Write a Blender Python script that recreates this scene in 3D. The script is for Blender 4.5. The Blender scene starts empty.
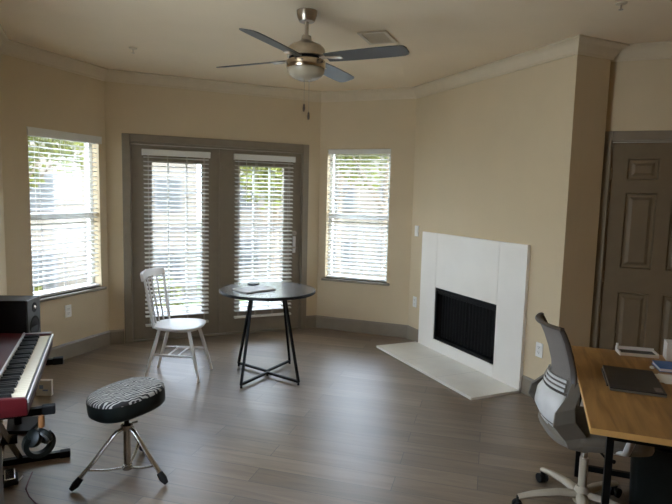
import bpy, bmesh, math, random
from mathutils import Vector, Matrix
random.seed(7)
SC = bpy.context.scene
COL = SC.collection
PI = math.pi
R = math.radians

# ------------------------------------------------------------------ camera
cam_d = bpy.data.cameras.new('camera')
cam_d.sensor_fit = 'HORIZONTAL'; cam_d.sensor_width = 36.0
cam_d.lens = 545.54 / 672 * 36.0
cam_d.clip_start = 0.02; cam_d.clip_end = 300
cam = bpy.data.objects.new('camera', cam_d)
_r = Vector((0.9132, -0.4068, 0.0243)).normalized()
_f = Vector((0.4070, 0.9074, -0.1051)).normalized()
_u = _r.cross(_f).normalized(); _r = _f.cross(_u).normalized()
cam.matrix_world = Matrix(((_r.x, _u.x, -_f.x, 0), (_r.y, _u.y, -_f.y, 0), (_r.z, _u.z, -_f.z, 1.59), (0, 0, 0, 1)))
COL.objects.link(cam)
SC.camera = cam

# ------------------------------------------------------------------ sky, sun, exposure
W = bpy.data.worlds.new('sky'); SC.world = W; W.use_nodes = True
nt = W.node_tree; nt.nodes.clear()
wo = nt.nodes.new('ShaderNodeOutputWorld'); bg = nt.nodes.new('ShaderNodeBackground')
tc = nt.nodes.new('ShaderNodeTexCoord'); sx = nt.nodes.new('ShaderNodeSeparateXYZ'); cr = nt.nodes.new('ShaderNodeValToRGB')
nt.links.new(tc.outputs['Generated'], sx.inputs[0]); nt.links.new(sx.outputs['Z'], cr.inputs[0])
cr.color_ramp.elements[0].position = 0.0; cr.color_ramp.elements[0].color = (0.78, 0.84, 0.93, 1)
cr.color_ramp.elements[1].position = 0.7; cr.color_ramp.elements[1].color = (1.02, 1.2, 1.58, 1)
nt.links.new(cr.outputs[0], bg.inputs[0]); bg.inputs[1].default_value = 5.0
nt.links.new(bg.outputs[0], wo.inputs[0])
sun_d = bpy.data.lights.new('sun', 'SUN'); sun_d.energy = 1.5; sun_d.angle = R(2); sun_d.color = (1.0, 0.95, 0.86)
sun = bpy.data.objects.new('sun', sun_d); COL.objects.link(sun)
sun.rotation_euler = Vector((-0.35, 0.62, -0.95)).to_track_quat('-Z', 'Y').to_euler()
SC.view_settings.view_transform = 'Standard'; SC.view_settings.look = 'None'
SC.view_settings.gamma = 1.0; SC.view_settings.use_curve_mapping = False
SC.view_settings.exposure = 1.45
SC.cycles.use_denoising = True
SC.cycles.max_bounces = 14; SC.cycles.diffuse_bounces = 8; SC.cycles.glossy_bounces = 4
SC.cycles.transparent_max_bounces = 24; SC.cycles.transmission_bounces = 6
SC.cycles.caustics_reflective = False; SC.cycles.caustics_refractive = False
SC.cycles.sample_clamp_indirect = 6.0

# ------------------------------------------------------------------ materials
def lin(r, g, b):
    f = lambda v: (v / 255 / 12.92) if v / 255 <= 0.04045 else ((v / 255 + 0.055) / 1.055) ** 2.4
    return (f(r), f(g), f(b), 1)

def mat(name, color, rough=0.5, metal=0.0, noise=0.06, scale=12.0, bump=0.0, bump_scale=80.0, coat=0.0, trans=0.0, spec=0.5):
    m = bpy.data.materials.new(name); m.use_nodes = True
    n = m.node_tree.nodes; l = m.node_tree.links
    b = n['Principled BSDF']
    b.inputs['Roughness'].default_value = rough; b.inputs['Metallic'].default_value = metal
    b.inputs['Coat Weight'].default_value = coat
    b.inputs['Specular IOR Level'].default_value = spec
    t = n.new('ShaderNodeTexCoord')
    ns = n.new('ShaderNodeTexNoise'); ns.inputs['Scale'].default_value = scale; ns.inputs['Detail'].default_value = 3
    l.new(t.outputs['Object'], ns.inputs['Vector'])
    rp = n.new('ShaderNodeValToRGB')
    c = color
    rp.color_ramp.elements[0].position = 0.3; rp.color_ramp.elements[1].position = 0.7
    rp.color_ramp.elements[0].color = tuple(max(0, v * (1 - noise)) for v in c[:3]) + (1,)
    rp.color_ramp.elements[1].color = tuple(min(1, v * (1 + noise)) for v in c[:3]) + (1,)
    l.new(ns.outputs['Fac'], rp.inputs[0]); l.new(rp.outputs[0], b.inputs['Base Color'])
    if bump:
        n2 = n.new('ShaderNodeTexNoise'); n2.inputs['Scale'].default_value = bump_scale
        l.new(t.outputs['Object'], n2.inputs['Vector'])
        bp = n.new('ShaderNodeBump'); bp.inputs['Strength'].default_value = bump; bp.inputs['Distance'].default_value = 0.01
        l.new(n2.outputs['Fac'], bp.inputs['Height']); l.new(bp.outputs[0], b.inputs['Normal'])
    if trans:
        ts = n.new('ShaderNodeBsdfTranslucent'); l.new(rp.outputs[0], ts.inputs[0])
        mx = n.new('ShaderNodeMixShader'); mx.inputs[0].default_value = trans
        l.new(b.outputs[0], mx.inputs[1]); l.new(ts.outputs[0], mx.inputs[2])
        l.new(mx.outputs[0], n['Material Output'].inputs[0])
    return m

def glass_mat(name, tint=(0.96, 0.98, 0.97, 1), gloss=0.07):
    m = bpy.data.materials.new(name); m.use_nodes = True
    n = m.node_tree.nodes; l = m.node_tree.links; n.remove(n['Principled BSDF'])
    tr = n.new('ShaderNodeBsdfTransparent'); tr.inputs[0].default_value = tint
    gl = n.new('ShaderNodeBsdfGlossy'); gl.inputs['Roughness'].default_value = 0.02
    mx = n.new('ShaderNodeMixShader'); mx.inputs[0].default_value = gloss
    l.new(tr.outputs[0], mx.inputs[1]); l.new(gl.outputs[0], mx.inputs[2]); l.new(mx.outputs[0], n['Material Output'].inputs[0])
    return m

def floor_mat():
    m = bpy.data.materials.new('plank_floor'); m.use_nodes = True
    n = m.node_tree.nodes; l = m.node_tree.links; b = n['Principled BSDF']
    t = n.new('ShaderNodeTexCoord'); mp = n.new('ShaderNodeMapping'); mp.inputs['Rotation'].default_value = (0, 0, R(40))
    l.new(t.outputs['Object'], mp.inputs[0])
    br = n.new('ShaderNodeTexBrick'); br.offset = 0.37; br.offset_frequency = 2
    br.inputs['Scale'].default_value = 1.0; br.inputs['Brick Width'].default_value = 1.22; br.inputs['Row Height'].default_value = 0.155
    br.inputs['Mortar Size'].default_value = 0.0018; br.inputs['Mortar Smooth'].default_value = 0.2
    br.inputs['Color1'].default_value = (0, 0, 0, 1); br.inputs['Color2'].default_value = (1, 1, 1, 1); br.inputs['Mortar'].default_value = (0.5, 0.5, 0.5, 1)
    l.new(mp.outputs[0], br.inputs[0])
    # grain stretched along the boards, shifted per board
    sp = n.new('ShaderNodeMapping'); sp.inputs['Scale'].default_value = (1.6, 22, 1)
    l.new(mp.outputs[0], sp.inputs[0])
    ad = n.new('ShaderNodeVectorMath'); ad.operation = 'ADD'
    mu = n.new('ShaderNodeVectorMath'); mu.operation = 'SCALE'; mu.inputs['Scale'].default_value = 13.0
    l.new(br.outputs['Color'], mu.inputs[0]); l.new(sp.outputs[0], ad.inputs[0]); l.new(mu.outputs[0], ad.inputs[1])
    g = n.new('ShaderNodeTexNoise'); g.inputs['Scale'].default_value = 1.0; g.inputs['Detail'].default_value = 6; g.inputs['Roughness'].default_value = 0.65
    g.inputs['Distortion'].default_value = 0.8
    l.new(ad.outputs[0], g.inputs[0])
    r1 = n.new('ShaderNodeValToRGB'); e = r1.color_ramp.elements
    e[0].position = 0.22; e[0].color = FLOOR_DARK; e[1].position = 0.8; e[1].color = FLOOR_LIGHT
    l.new(g.outputs['Fac'], r1.inputs[0])
    r2 = n.new('ShaderNodeValToRGB'); e = r2.color_ramp.elements
    e[0].color = (0.78, 0.77, 0.76, 1); e[1].color = (1.16, 1.15, 1.14, 1)
    l.new(br.outputs['Color'], r2.inputs[0])
    mx = n.new('ShaderNodeMix'); mx.data_type = 'RGBA'; mx.blend_type = 'MULTIPLY'; mx.inputs['Factor'].default_value = 1
    l.new(r1.outputs[0], mx.inputs['A']); l.new(r2.outputs[0], mx.inputs['B'])
    mj = n.new('ShaderNodeMix'); mj.data_type = 'RGBA'; mj.blend_type = 'MIX'; mj.inputs['B'].default_value = (0.06, 0.052, 0.045, 1)
    l.new(br.outputs['Fac'], mj.inputs['Factor']); l.new(mx.outputs['Result'], mj.inputs['A'])
    l.new(mj.outputs['Result'], b.inputs['Base Color'])
    rr = n.new('ShaderNodeMapRange'); rr.inputs['To Min'].default_value = 0.31; rr.inputs['To Max'].default_value = 0.44
    b.inputs['Specular IOR Level'].default_value = 0.75
    l.new(g.outputs['Fac'], rr.inputs[0]); l.new(rr.outputs[0], b.inputs['Roughness'])
    bp = n.new('ShaderNodeBump'); bp.inputs['Strength'].default_value = 0.12; bp.inputs['Distance'].default_value = 0.004
    l.new(g.outputs['Fac'], bp.inputs['Height']); l.new(bp.outputs[0], b.inputs['Normal'])
    return m

def wood_mat(name, dark, light, rough=0.4, sc=(1.2, 14, 14), rotz=0.0, bump=0.05, spec=0.5):
    m = bpy.data.materials.new(name); m.use_nodes = True
    n = m.node_tree.nodes; l = m.node_tree.links; b = n['Principled BSDF']
    t = n.new('ShaderNodeTexCoord'); m0 = n.new('ShaderNodeMapping'); m0.inputs['Rotation'].default_value = (0, 0, rotz)
    mp = n.new('ShaderNodeMapping'); mp.inputs['Scale'].default_value = sc
    l.new(t.outputs['Object'], m0.inputs[0]); l.new(m0.outputs[0], mp.inputs[0])
    g = n.new('ShaderNodeTexNoise'); g.inputs['Scale'].default_value = 1.5; g.inputs['Detail'].default_value = 5; g.inputs['Distortion'].default_value = 1.3
    l.new(mp.outputs[0], g.inputs[0])
    r1 = n.new('ShaderNodeValToRGB'); e = r1.color_ramp.elements
    e[0].position = 0.32; e[0].color = dark; e[1].position = 0.68; e[1].color = light
    l.new(g.outputs['Fac'], r1.inputs[0]); l.new(r1.outputs[0], b.inputs['Base Color'])
    b.inputs['Roughness'].default_value = rough; b.inputs['Specular IOR Level'].default_value = spec
    bp = n.new('ShaderNodeBump'); bp.inputs['Strength'].default_value = bump; bp.inputs['Distance'].default_value = 0.005
    l.new(g.outputs['Fac'], bp.inputs['Height']); l.new(bp.outputs[0], b.inputs['Normal'])
    return m

def zebra_mat():
    m = bpy.data.materials.new('zebra_plush'); m.use_nodes = True
    n = m.node_tree.nodes; l = m.node_tree.links; b = n['Principled BSDF']
    t = n.new('ShaderNodeTexCoord'); mp = n.new('ShaderNodeMapping'); mp.inputs['Rotation'].default_value = (0, 0, R(75))
    l.new(t.outputs['Object'], mp.inputs[0])
    w = n.new('ShaderNodeTexWave'); w.wave_type = 'BANDS'; w.inputs['Scale'].default_value = 17; w.inputs['Distortion'].default_value = 9
    w.inputs['Detail'].default_value = 1.5; w.inputs['Detail Scale'].default_value = 1.1
    l.new(mp.outputs[0], w.inputs[0])
    r1 = n.new('ShaderNodeValToRGB'); r1.color_ramp.interpolation = 'EASE'; e = r1.color_ramp.elements
    e[0].position = 0.5; e[0].color = (0.012, 0.011, 0.011, 1); e[1].position = 0.64; e[1].color = (0.42, 0.40, 0.36, 1)
    l.new(w.outputs['Fac'], r1.inputs[0]); l.new(r1.outputs[0], b.inputs['Base Color'])
    b.inputs['Roughness'].default_value = 0.6
    return m

def siding_mat(name, col, pitch=0.15):
    m = bpy.data.materials.new(name); m.use_nodes = True
    n = m.node_tree.nodes; l = m.node_tree.links; b = n['Principled BSDF']
    t = n.new('ShaderNodeTexCoord'); s = n.new('ShaderNodeSeparateXYZ'); l.new(t.outputs['Object'], s.inputs[0])
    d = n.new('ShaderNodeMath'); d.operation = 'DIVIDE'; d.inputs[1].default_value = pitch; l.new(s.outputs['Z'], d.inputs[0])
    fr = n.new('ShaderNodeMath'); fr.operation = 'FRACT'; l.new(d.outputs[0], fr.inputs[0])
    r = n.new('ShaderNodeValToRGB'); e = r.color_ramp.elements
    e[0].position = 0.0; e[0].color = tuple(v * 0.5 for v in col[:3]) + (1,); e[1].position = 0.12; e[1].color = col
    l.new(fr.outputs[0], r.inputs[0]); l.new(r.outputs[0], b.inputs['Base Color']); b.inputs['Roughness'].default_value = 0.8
    return m

FLOOR_DARK = (0.128, 0.090, 0.058, 1); FLOOR_LIGHT = (0.28, 0.212, 0.148, 1)
WALL_C = (0.61, 0.495, 0.325, 1)
M = {}
M['wall'] = mat('wall_paint', WALL_C, 0.75, noise=0.02, scale=3, bump=0.12, bump_scale=260)
M['ceiling'] = mat('ceiling_paint', (0.84, 0.70, 0.50, 1), 0.85, noise=0.02, scale=3, bump=0.15, bump_scale=180)
M['crown'] = mat('crown_paint', (0.63, 0.53, 0.375, 1), 0.5, noise=0.02)
M['taupe'] = mat('taupe_trim_paint', (0.235, 0.195, 0.142, 1), 0.42, noise=0.04)
M['door'] = mat('taupe_door_paint', (0.17, 0.125, 0.075, 1), 0.45, noise=0.04)
M['floor'] = floor_mat()
M['vinyl'] = mat('white_vinyl', (0.74, 0.74, 0.70, 1), 0.4, noise=0.02)
M['slat'] = mat('blind_slat', (0.80, 0.79, 0.75, 1), 0.45, noise=0.02, trans=0.2)
M['valance'] = mat('blind_valance', (0.72, 0.70, 0.64, 1), 0.45, noise=0.02)
M['cord'] = mat('blind_cord', (0.66, 0.62, 0.52, 1), 0.8)
M['pane'] = glass_mat('window_glass')
M['nickel'] = mat('brushed_nickel', (0.46, 0.40, 0.33, 1), 0.28, 1.0, noise=0.08, scale=40)
M['nickel_warm'] = mat('polished_nickel_ring', (0.52, 0.42, 0.31, 1), 0.2, 1.0, noise=0.08, scale=40)
M['chrome'] = mat('chrome', (0.70, 0.68, 0.65, 1), 0.15, 1.0, noise=0.05)
M['blade'] = mat('fan_blade', (0.085, 0.082, 0.075, 1), 0.42, noise=0.10, scale=6, spec=0.2)
M['bowl'] = mat('frosted_bowl', (0.50, 0.43, 0.31, 1), 0.25, noise=0.02, trans=0.25)
M['tile'] = mat('white_tile', (0.83, 0.79, 0.72, 1), 0.3, noise=0.02, scale=4)
M['hearth'] = mat('hearth_stone', (0.78, 0.75, 0.67, 1), 0.3, noise=0.05, scale=5)
M['black_metal'] = mat('black_metal', (0.006, 0.006, 0.006, 1), 0.42, spec=0.12)
M['soot'] = mat('soot_black', (0.010, 0.0095, 0.009, 1), 0.85)
M['mesh_curtain'] = mat('fire_mesh', (0.005, 0.0048, 0.0045, 1), 0.7, 0.0, spec=0.1, bump=0.3, bump_scale=400)
M['plastic_white'] = mat('white_plastic', (0.80, 0.79, 0.75, 1), 0.35, noise=0.02)
M['plastic_dark'] = mat('dark_slot', (0.05, 0.05, 0.05, 1), 0.6)
M['white_paint'] = mat('white_chair_paint', (0.72, 0.70, 0.68, 1), 0.32, noise=0.03)
M['table_top'] = wood_mat('black_ash_top', (0.010, 0.010, 0.011, 1), (0.14, 0.14, 0.145, 1), 0.26, (2.0, 26, 26), R(40), 0.10, 1.0)
_b = M['table_top'].node_tree.nodes['Principled BSDF']; _b.inputs['Coat Weight'].default_value = 1.0; _b.inputs['Coat Roughness'].default_value = 0.24; _b.inputs['Coat IOR'].default_value = 1.7
M['table_edge'] = mat('black_edge', (0.010, 0.010, 0.011, 1), 0.4, spec=0.25)
M['black_vinyl'] = mat('black_vinyl', (0.008, 0.011, 0.010, 1), 0.42, noise=0.2, spec=0.25)
M['zebra'] = zebra_mat()
M['steel'] = mat('dull_chrome_tube', (0.42, 0.38, 0.33, 1), 0.25, 1.0, noise=0.08)
M['rubber'] = mat('black_rubber', (0.008, 0.008, 0.008, 1), 0.65, spec=0.25)
M['red'] = mat('red_lacquer', (0.062, 0.0045, 0.006, 1), 0.35, spec=0.3, noise=0.04)
M['key_white'] = mat('ivory_key', (0.60, 0.53, 0.39, 1), 0.22, noise=0.02)
M['key_black'] = mat('ebony_key', (0.010, 0.010, 0.010, 1), 0.3, spec=0.25)
M['silver'] = mat('silver_strip', (0.70, 0.67, 0.66, 1), 0.35, 0.5)
M['speaker_grey'] = mat('speaker_baffle', (0.05, 0.052, 0.05, 1), 0.4)
M['speaker_black'] = mat('speaker_cabinet', (0.008, 0.008, 0.011, 1), 0.45, spec=0.25)
M['amber'] = mat('amber_plastic', (0.30, 0.13, 0.045, 1), 0.4)
M['desk'] = wood_mat('desk_oak', (0.23, 0.115, 0.034, 1), (0.44, 0.245, 0.080, 1), 0.38, (1.3, 13, 13), 0.0, 0.03)
M['desk_edge'] = mat('desk_edge_band', (0.62, 0.36, 0.12, 1), 0.4, noise=0.08)
M['chair_mesh'] = mat('grey_mesh', (0.19, 0.168, 0.148, 1), 0.8, bump=0.4, bump_scale=500)
M['chair_frame'] = mat('dark_taupe_frame', (0.055, 0.042, 0.032, 1), 0.45)
M['chair_shell'] = mat('pale_grey_shell', (0.58, 0.57, 0.55, 1), 0.35)
M['chair_wing'] = mat('warm_grey_wing', (0.15, 0.132, 0.105, 1), 0.55)
M['seat_fabric'] = mat('seat_fabric', (0.17, 0.145, 0.11, 1), 0.9, bump=0.3, bump_scale=400)
M['base_beige'] = mat('pale_base', (0.42, 0.36, 0.27, 1), 0.38)
M['laptop'] = mat('dark_laptop', (0.028, 0.027, 0.027, 1), 0.35, 0.3)
M['laptop_edge'] = mat('laptop_edge', (0.20, 0.18, 0.15, 1), 0.4, 0.5)
M['paper'] = mat('paper', (0.75, 0.74, 0.71, 1), 0.8)
M['blue'] = mat('blue_cover', (0.03, 0.12, 0.36, 1), 0.45, noise=0.1)
M['sticker'] = mat('grey_sticker', (0.24, 0.22, 0.20, 1), 0.5, noise=0.3, scale=150)
M['walnut'] = wood_mat('dark_walnut', (0.020, 0.011, 0.007, 1), (0.055, 0.030, 0.018, 1), 0.5)
M['bark'] = mat('bark', (0.16, 0.12, 0.08, 1), 0.9, noise=0.3)
M['leaf'] = mat('leaf', (0.135, 0.140, 0.022, 1), 0.6, noise=0.4, scale=3, trans=0.4)
M['leaf2'] = mat('leaf_dark', (0.07, 0.10, 0.025, 1), 0.6, noise=0.4, scale=3, trans=0.3)
M['lawn'] = mat('lawn', (0.075, 0.10, 0.035, 1), 0.9, noise=0.35, scale=4)
M['asphalt'] = mat('asphalt', (0.10, 0.10, 0.105, 1), 0.9, noise=0.15, scale=6)
M['concrete'] = mat('concrete', (0.22, 0.215, 0.205, 1), 0.85, noise=0.08, scale=5)
M['rail'] = mat('railing_paint', (0.10, 0.092, 0.085, 1), 0.5)
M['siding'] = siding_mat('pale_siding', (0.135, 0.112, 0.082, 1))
M['roof'] = mat('shingle_roof', (0.16, 0.14, 0.13, 1), 0.9, noise=0.3, scale=20)
M['ext_glass'] = mat('dark_glass', (0.06, 0.06, 0.055, 1), 0.4, spec=0.2)

# ------------------------------------------------------------------ mesh helpers
class MB:
    def __init__(s): s.b = bmesh.new()
    def box(s, c, d, rot=None, bev=0.0, seg=2):
        t = bmesh.new(); bmesh.ops.create_cube(t, size=1.0)
        for v in t.verts: v.co = Vector((v.co.x * d[0], v.co.y * d[1], v.co.z * d[2]))
        if bev: bmesh.ops.bevel(t, geom=t.edges[:], offset=bev, segments=seg, affect='EDGES', profile=0.5)
        mt = Matrix.Translation(Vector(c)) @ (rot.to_4x4() if rot else Matrix())
        t.transform(mt); s._add(t); return s
    def _add(s, t):
        me = bpy.data.meshes.new('tmp'); t.to_mesh(me); t.free(); s.b.from_mesh(me); bpy.data.meshes.remove(me)
    def prism(s, poly, z0, z1):
        lo = [s.b.verts.new((x, y, z0)) for x, y in poly]; hi = [s.b.verts.new((x, y, z1)) for x, y in poly]
        n = len(poly)
        for i in range(n):
            j = (i + 1) % n; s.b.faces.new((lo[i], lo[j], hi[j], hi[i]))
        s.b.faces.new(hi); s.b.faces.new(lo[::-1]); return s
    def loft(s, rings, closed=True, cap=True):
        vs = [[s.b.verts.new(p) for p in r] for r in rings]
        for a, b in zip(vs[:-1], vs[1:]):
            n = len(a)
            for i in range(n if closed else n - 1):
                j = (i + 1) % n; s.b.faces.new((a[i], a[j], b[j], b[i]))
        if cap and closed:
            s.b.faces.new(vs[0][::-1]); s.b.faces.new(vs[-1])
        return s
    def tube(s, pts, r, n=10, cap=True, squash=None):
        pts = [Vector(p) for p in pts]; rings = []
        rr = r if isinstance(r, (list, tuple)) else [r] * len(pts)
        t0 = (pts[1] - pts[0]).normalized()
        ref = Vector((0, 0, 1)) if abs(t0.z) < 0.9 else Vector((1, 0, 0))
        x = t0.cross(ref).normalized()
        for i, p in enumerate(pts):
            if i == 0: t = (pts[1] - pts[0])
            elif i == len(pts) - 1: t = pts[-1] - pts[-2]
            else: t = (pts[i + 1] - p).normalized() + (p - pts[i - 1]).normalized()
            t.normalize(); x = (x - t * x.dot(t)).normalized(); y = t.cross(x)
            sq = squash or (1, 1)
            rings.append([p + (x * math.cos(2 * PI * k / n) * sq[0] + y * math.sin(2 * PI * k / n) * sq[1]) * rr[i] for k in range(n)])
        return s.loft(rings, True, cap)
    def lathe(s, prof, n=28, c=(0, 0, 0), ex=1.0, ey=1.0):
        rings = [[(c[0] + r * ex * math.cos(2 * PI * k / n), c[1] + r * ey * math.sin(2 * PI * k / n), c[2] + z) for k in range(n)] for r, z in prof]
        return s.loft(rings, True, True)
    def strip(s, path, w, th, wdir):
        """flat band: path of points, w half-width along wdir, th thickness"""
        path = [Vector(p) for p in path]; rings = []; wd = Vector(wdir).normalized()
        ws = w if isinstance(w, (list, tuple)) else [w] * len(path)
        for i, p in enumerate(path):
            a = path[max(0, i - 1)]; b = path[min(len(path) - 1, i + 1)]
            t = (b - a).normalized(); nn = t.cross(wd).normalized() * th / 2
            rings.append([p - wd * ws[i] - nn, p + wd * ws[i] - nn, p + wd * ws[i] + nn, p - wd * ws[i] + nn])
        return s.loft(rings, True, True)
    def build(s, name, m, parent=None, loc=(0, 0, 0), rotz=0.0, smooth=False, bev=0.0, subsurf=0, angle=40):
        bmesh.ops.recalc_face_normals(s.b, faces=s.b.faces[:])
        me = bpy.data.meshes.new(name); s.b.to_mesh(me); s.b.free()
        me.materials.append(m)
        o = bpy.data.objects.new(name, me); COL.objects.link(o)
        o.location = loc; o.rotation_euler = (0, 0, rotz)
        if parent: o.parent = parent
        if bev:
            md = o.modifiers.new('bevel', 'BEVEL'); md.width = bev; md.segments = 2; md.limit_method = 'ANGLE'; md.angle_limit = R(35)
        if subsurf:
            md = o.modifiers.new('sub', 'SUBSURF'); md.levels = subsurf; md.render_levels = subsurf
        if smooth:
            for p in me.polygons: p.use_smooth = True
            try: me.set_sharp_from_angle(angle=R(angle))
            except Exception: pass
        return o

def thing(name, label, cat, loc=(0, 0, 0), rotz=0.0, group=None):
    o = bpy.data.objects.new(name, None); COL.objects.link(o); o.empty_display_size = 0.1
    o.location = loc; o.rotation_euler = (0, 0, rotz)
    o['label'] = label; o['category'] = cat
    if group: o['group'] = group
    return o
def tag(o, label, cat, group=None, kind=None):
    o['label'] = label; o['category'] = cat
    if group: o['group'] = group
    if kind: o['kind'] = kind
    return o
def struct(o, label=None, cat=None):
    o['kind'] = 'structure'
    if label: o['label'] = label
    if cat: o['category'] = cat
    return o

# ------------------------------------------------------------------ room shell
CE = 2.74; T = 0.14; FILL_W = 1.5
A = Vector((0.135, 5.930)); B = Vector((2.425, 5.930)); C = Vector((3.213, 5.143)); D = Vector((3.213, 3.004))
E = Vector((3.550, 3.004)); G = Vector((3.550, 3.100)); L = Vector((-0.653, 5.142))
H = G + Vector((1, -1)) / 2 ** .5 * 1.95
H2 = Vector((H.x, -2.6)); K = Vector((-0.653, -2.6))
def ang(P, Q): d = Q - P; return math.atan2(d.y, d.x)

def wall(name, P, Q, openings=(), m0=0.0, m1=0.0, label='', material='wall', t=T):
    """local x along P->Q, +y outward; m0,m1 lengthen the outer face at the ends for the mitre"""
    Lg = (Q - P).length; mb = MB()
    xs = sorted({0.0, Lg, *[o[0] for o in openings], *[o[1] for o in openings]})
    def cell(x0, x1, z0, z1):
        a = -m0 if x0 == 0 else 0; b = m1 if x1 == Lg else 0
        mb.prism([(x0, 0), (x1, 0), (x1 + b, t), (x0 + a, t)], z0, z1)
    for x0, x1 in zip(xs[:-1], xs[1:]):
        z = 0.0
        for o in sorted([o for o in openings if o[0] <= x0 + 1e-6 and o[1] >= x1 - 1e-6], key=lambda o: o[2]):
            if o[2] > z: cell(x0, x1, z, o[2])
            z = o[3]
        if z < CE: cell(x0, x1, z, CE)
    o = mb.build(name, M[material], None, (P.x, P.y, 0), ang(P, Q))
    return struct(o, label, 'wall')

mt = T * math.tan(R(22.5))
W1 = (0.245, 1.025, 0.615, 2.095)          # window 1 opening in wall_left, along L->A
W2 = (0.098, 0.850, 0.605, 2.105)          # window 2 opening, along B->C
FD = (0.205, 2.095, 0.0, 2.075)            # French door opening, along A->B
FB = (0.545, 1.470, 0.135, 0.672)          # firebox opening, along C->D
DW = (0.118, 0.900, 0.0, 2.052)            # panel door opening, along G->H
wall('wall_left', L, A, [W1], mt, mt, 'beige angled wall holding the left blind window')
wall('wall_back', A, B, [FD], mt, mt, 'beige wall around the double glazed doors')
wall('wall_right', B, C, [W2], mt, mt, 'beige angled wall holding the window right of the round table')
wall('wall_fireplace', C, D + Vector((0, -0.0)), [FB], mt, 0, 'long beige wall behind the white fireplace')
o = MB().prism([(D.x + T, D.y), (E.x, E.y), (G.x, G.y), (G.x + 0.1, G.y + 0.1), (G.x, 3.35), (D.x + T, 3.35)], 0, CE).build('wall_column', M['wall'])
struct(o, 'narrow beige end of the fireplace wall beside the panel door', 'wall')
wall('wall_door', G, H, [DW], 0, mt, 'dim beige wall around the panelled door')
wall('wall_east', H, H2, (), mt, T, 'plain beige wall beyond the desk')
wall('wall_rear', H2, K, (), T, T, 'plain beige wall behind the viewer')
W_FILL = (4.20, 5.40, 0.70, 2.25)            # opening of a window added for fill light in wall_side, along K->L, outside the frame
wall('wall_side', K, L, [W_FILL], T, mt, 'plain beige wall behind the keyboard')

ring = [L, A, B, C, D + Vector((T, 0)) * 0, E, G, H, H2, K]
def off_poly(d):
    n = len(ring); out = []
    for i in range(n):
        p, q, r_ = ring[i - 1], ring[i], ring[(i + 1) % n]
        d1 = (q - p).normalized(); d2 = (r_ - q).normalized()
        n1 = Vector((d1.y, -d1.x)); n2 = Vector((d2.y, -d2.x))     # inward normals (room on the right)
        out.append(q + (n1 + n2) * d / (1 + n1.dot(n2)))
    return out
outer = off_poly(-T * 0.9)
outer = [Vector((p.x, p.y)) for p in outer]
outer[4] = Vector((3.30, 3.12)); outer[5] = Vector((3.45, 3.12)); outer[6] = Vector((3.60, 3.2))
o = MB().prism([tuple(p) for p in outer], -0.12, 0.0).build('floor', M['floor']); struct(o, 'grey brown wood plank floor', 'floor')
o = MB().prism([tuple(p) for p in outer], CE, CE + 0.14).build('ceiling', M['ceiling']); struct(o, 'smooth beige ceiling', 'ceiling')

def run_profile(name, i0, i1, prof, m, label, closed_ends=True):
    """profile [(inset, z)] swept along ring[i0..i1] (indices may wrap)"""
    rings = []
    n = len(ring); idx = list(range(i0, i1 + 1))
    for k in idx:
        rr = []
        for d, z in prof:
            q = ring[k % n]
            d1 = (q - ring[(k - 1) % n]).normalized(); d2 = (ring[(k + 1) % n] - q).normalized()
            n1 = Vector((d1.y, -d1.x)); n2 = Vector((d2.y, -d2.x))
            v = q + (n1 + n2) * d / (1 + n1.dot(n2))
            rr.append((v.x, v.y, z))
        rings.append(rr)
    return struct(MB().loft(rings).build(name, m), label, 'trim')
cp = [(0.0, CE - 0.105), (0.012, CE - 0.105), (0.016, CE - 0.088), (0.030, CE - 0.070), (0.052, CE - 0.036), (0.070, CE - 0.020), (0.085, CE - 0.014), (0.085, CE - 0.001), (0.0, CE - 0.001)]
run_profile('trim_1', 0, 10, cp, M['crown'], 'crown moulding around the ceiling edge')

def seg_trim(name, P, Q, s0, s1, label, e0=0.0, e1=0.0, h=0.15):
    """baseboard piece from s0 to s1 along P->Q, face shortened by e at inside corners"""
    d = 0.016
    mb = MB()
    mb.loft([[(s0, 0, 0.001), (s0 + e0, -d, 0.001), (s0 + e0, -d, h - 0.018), (s0 + e0 * .5, -d * .5, h), (s0, 0, h)],
             [(s1, 0, 0.001), (s1 - e1, -d, 0.001), (s1 - e1, -d, h - 0.018), (s1 - e1 * .5, -d * .5, h), (s1, 0, h)]])
    return struct(mb.build(name, M['taupe'], None, (P.x, P.y, 0), ang(P, Q)), label, 'baseboard')
e45 = 0.016 * math.tan(R(22.5))
seg_trim('baseboard_left', L, A, 0, (A - L).length, 'taupe baseboard under the left window', e45, e45)
seg_trim('baseboard_back', A, B, 0, 0.145, 'short taupe baseboard left of the double doors', e45, 0)
seg_trim('baseboard_corner', A, B, 2.155, 2.29, 'short taupe baseboard right of the double doors', 0, e45)
seg_trim('baseboard_right', B, C, 0, (C - B).length, 'taupe baseboard under the right window', e45, e45)
seg_trim('baseboard_fireplace', C, D, 0, 0.268, 'short taupe baseboard left of the fireplace', e45, 0)
seg_trim('baseboard_column', C, D, 1.805, (D - C).length, 'taupe baseboard right of the fireplace', 0, -0.016)
seg_trim('baseboard_end', D, E, 0, (E - D).length, 'taupe baseboard on the wall end', -0.016, -0.016)
seg_trim('baseboard_door', G, H, 0.98, (H - G).length, 'taupe baseboard right of the panelled door', 0, e45)
seg_trim('baseboard_side', K, L, 0, (L - K).length, 'taupe baseboard behind the keyboard', 0.016, e45)

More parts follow.
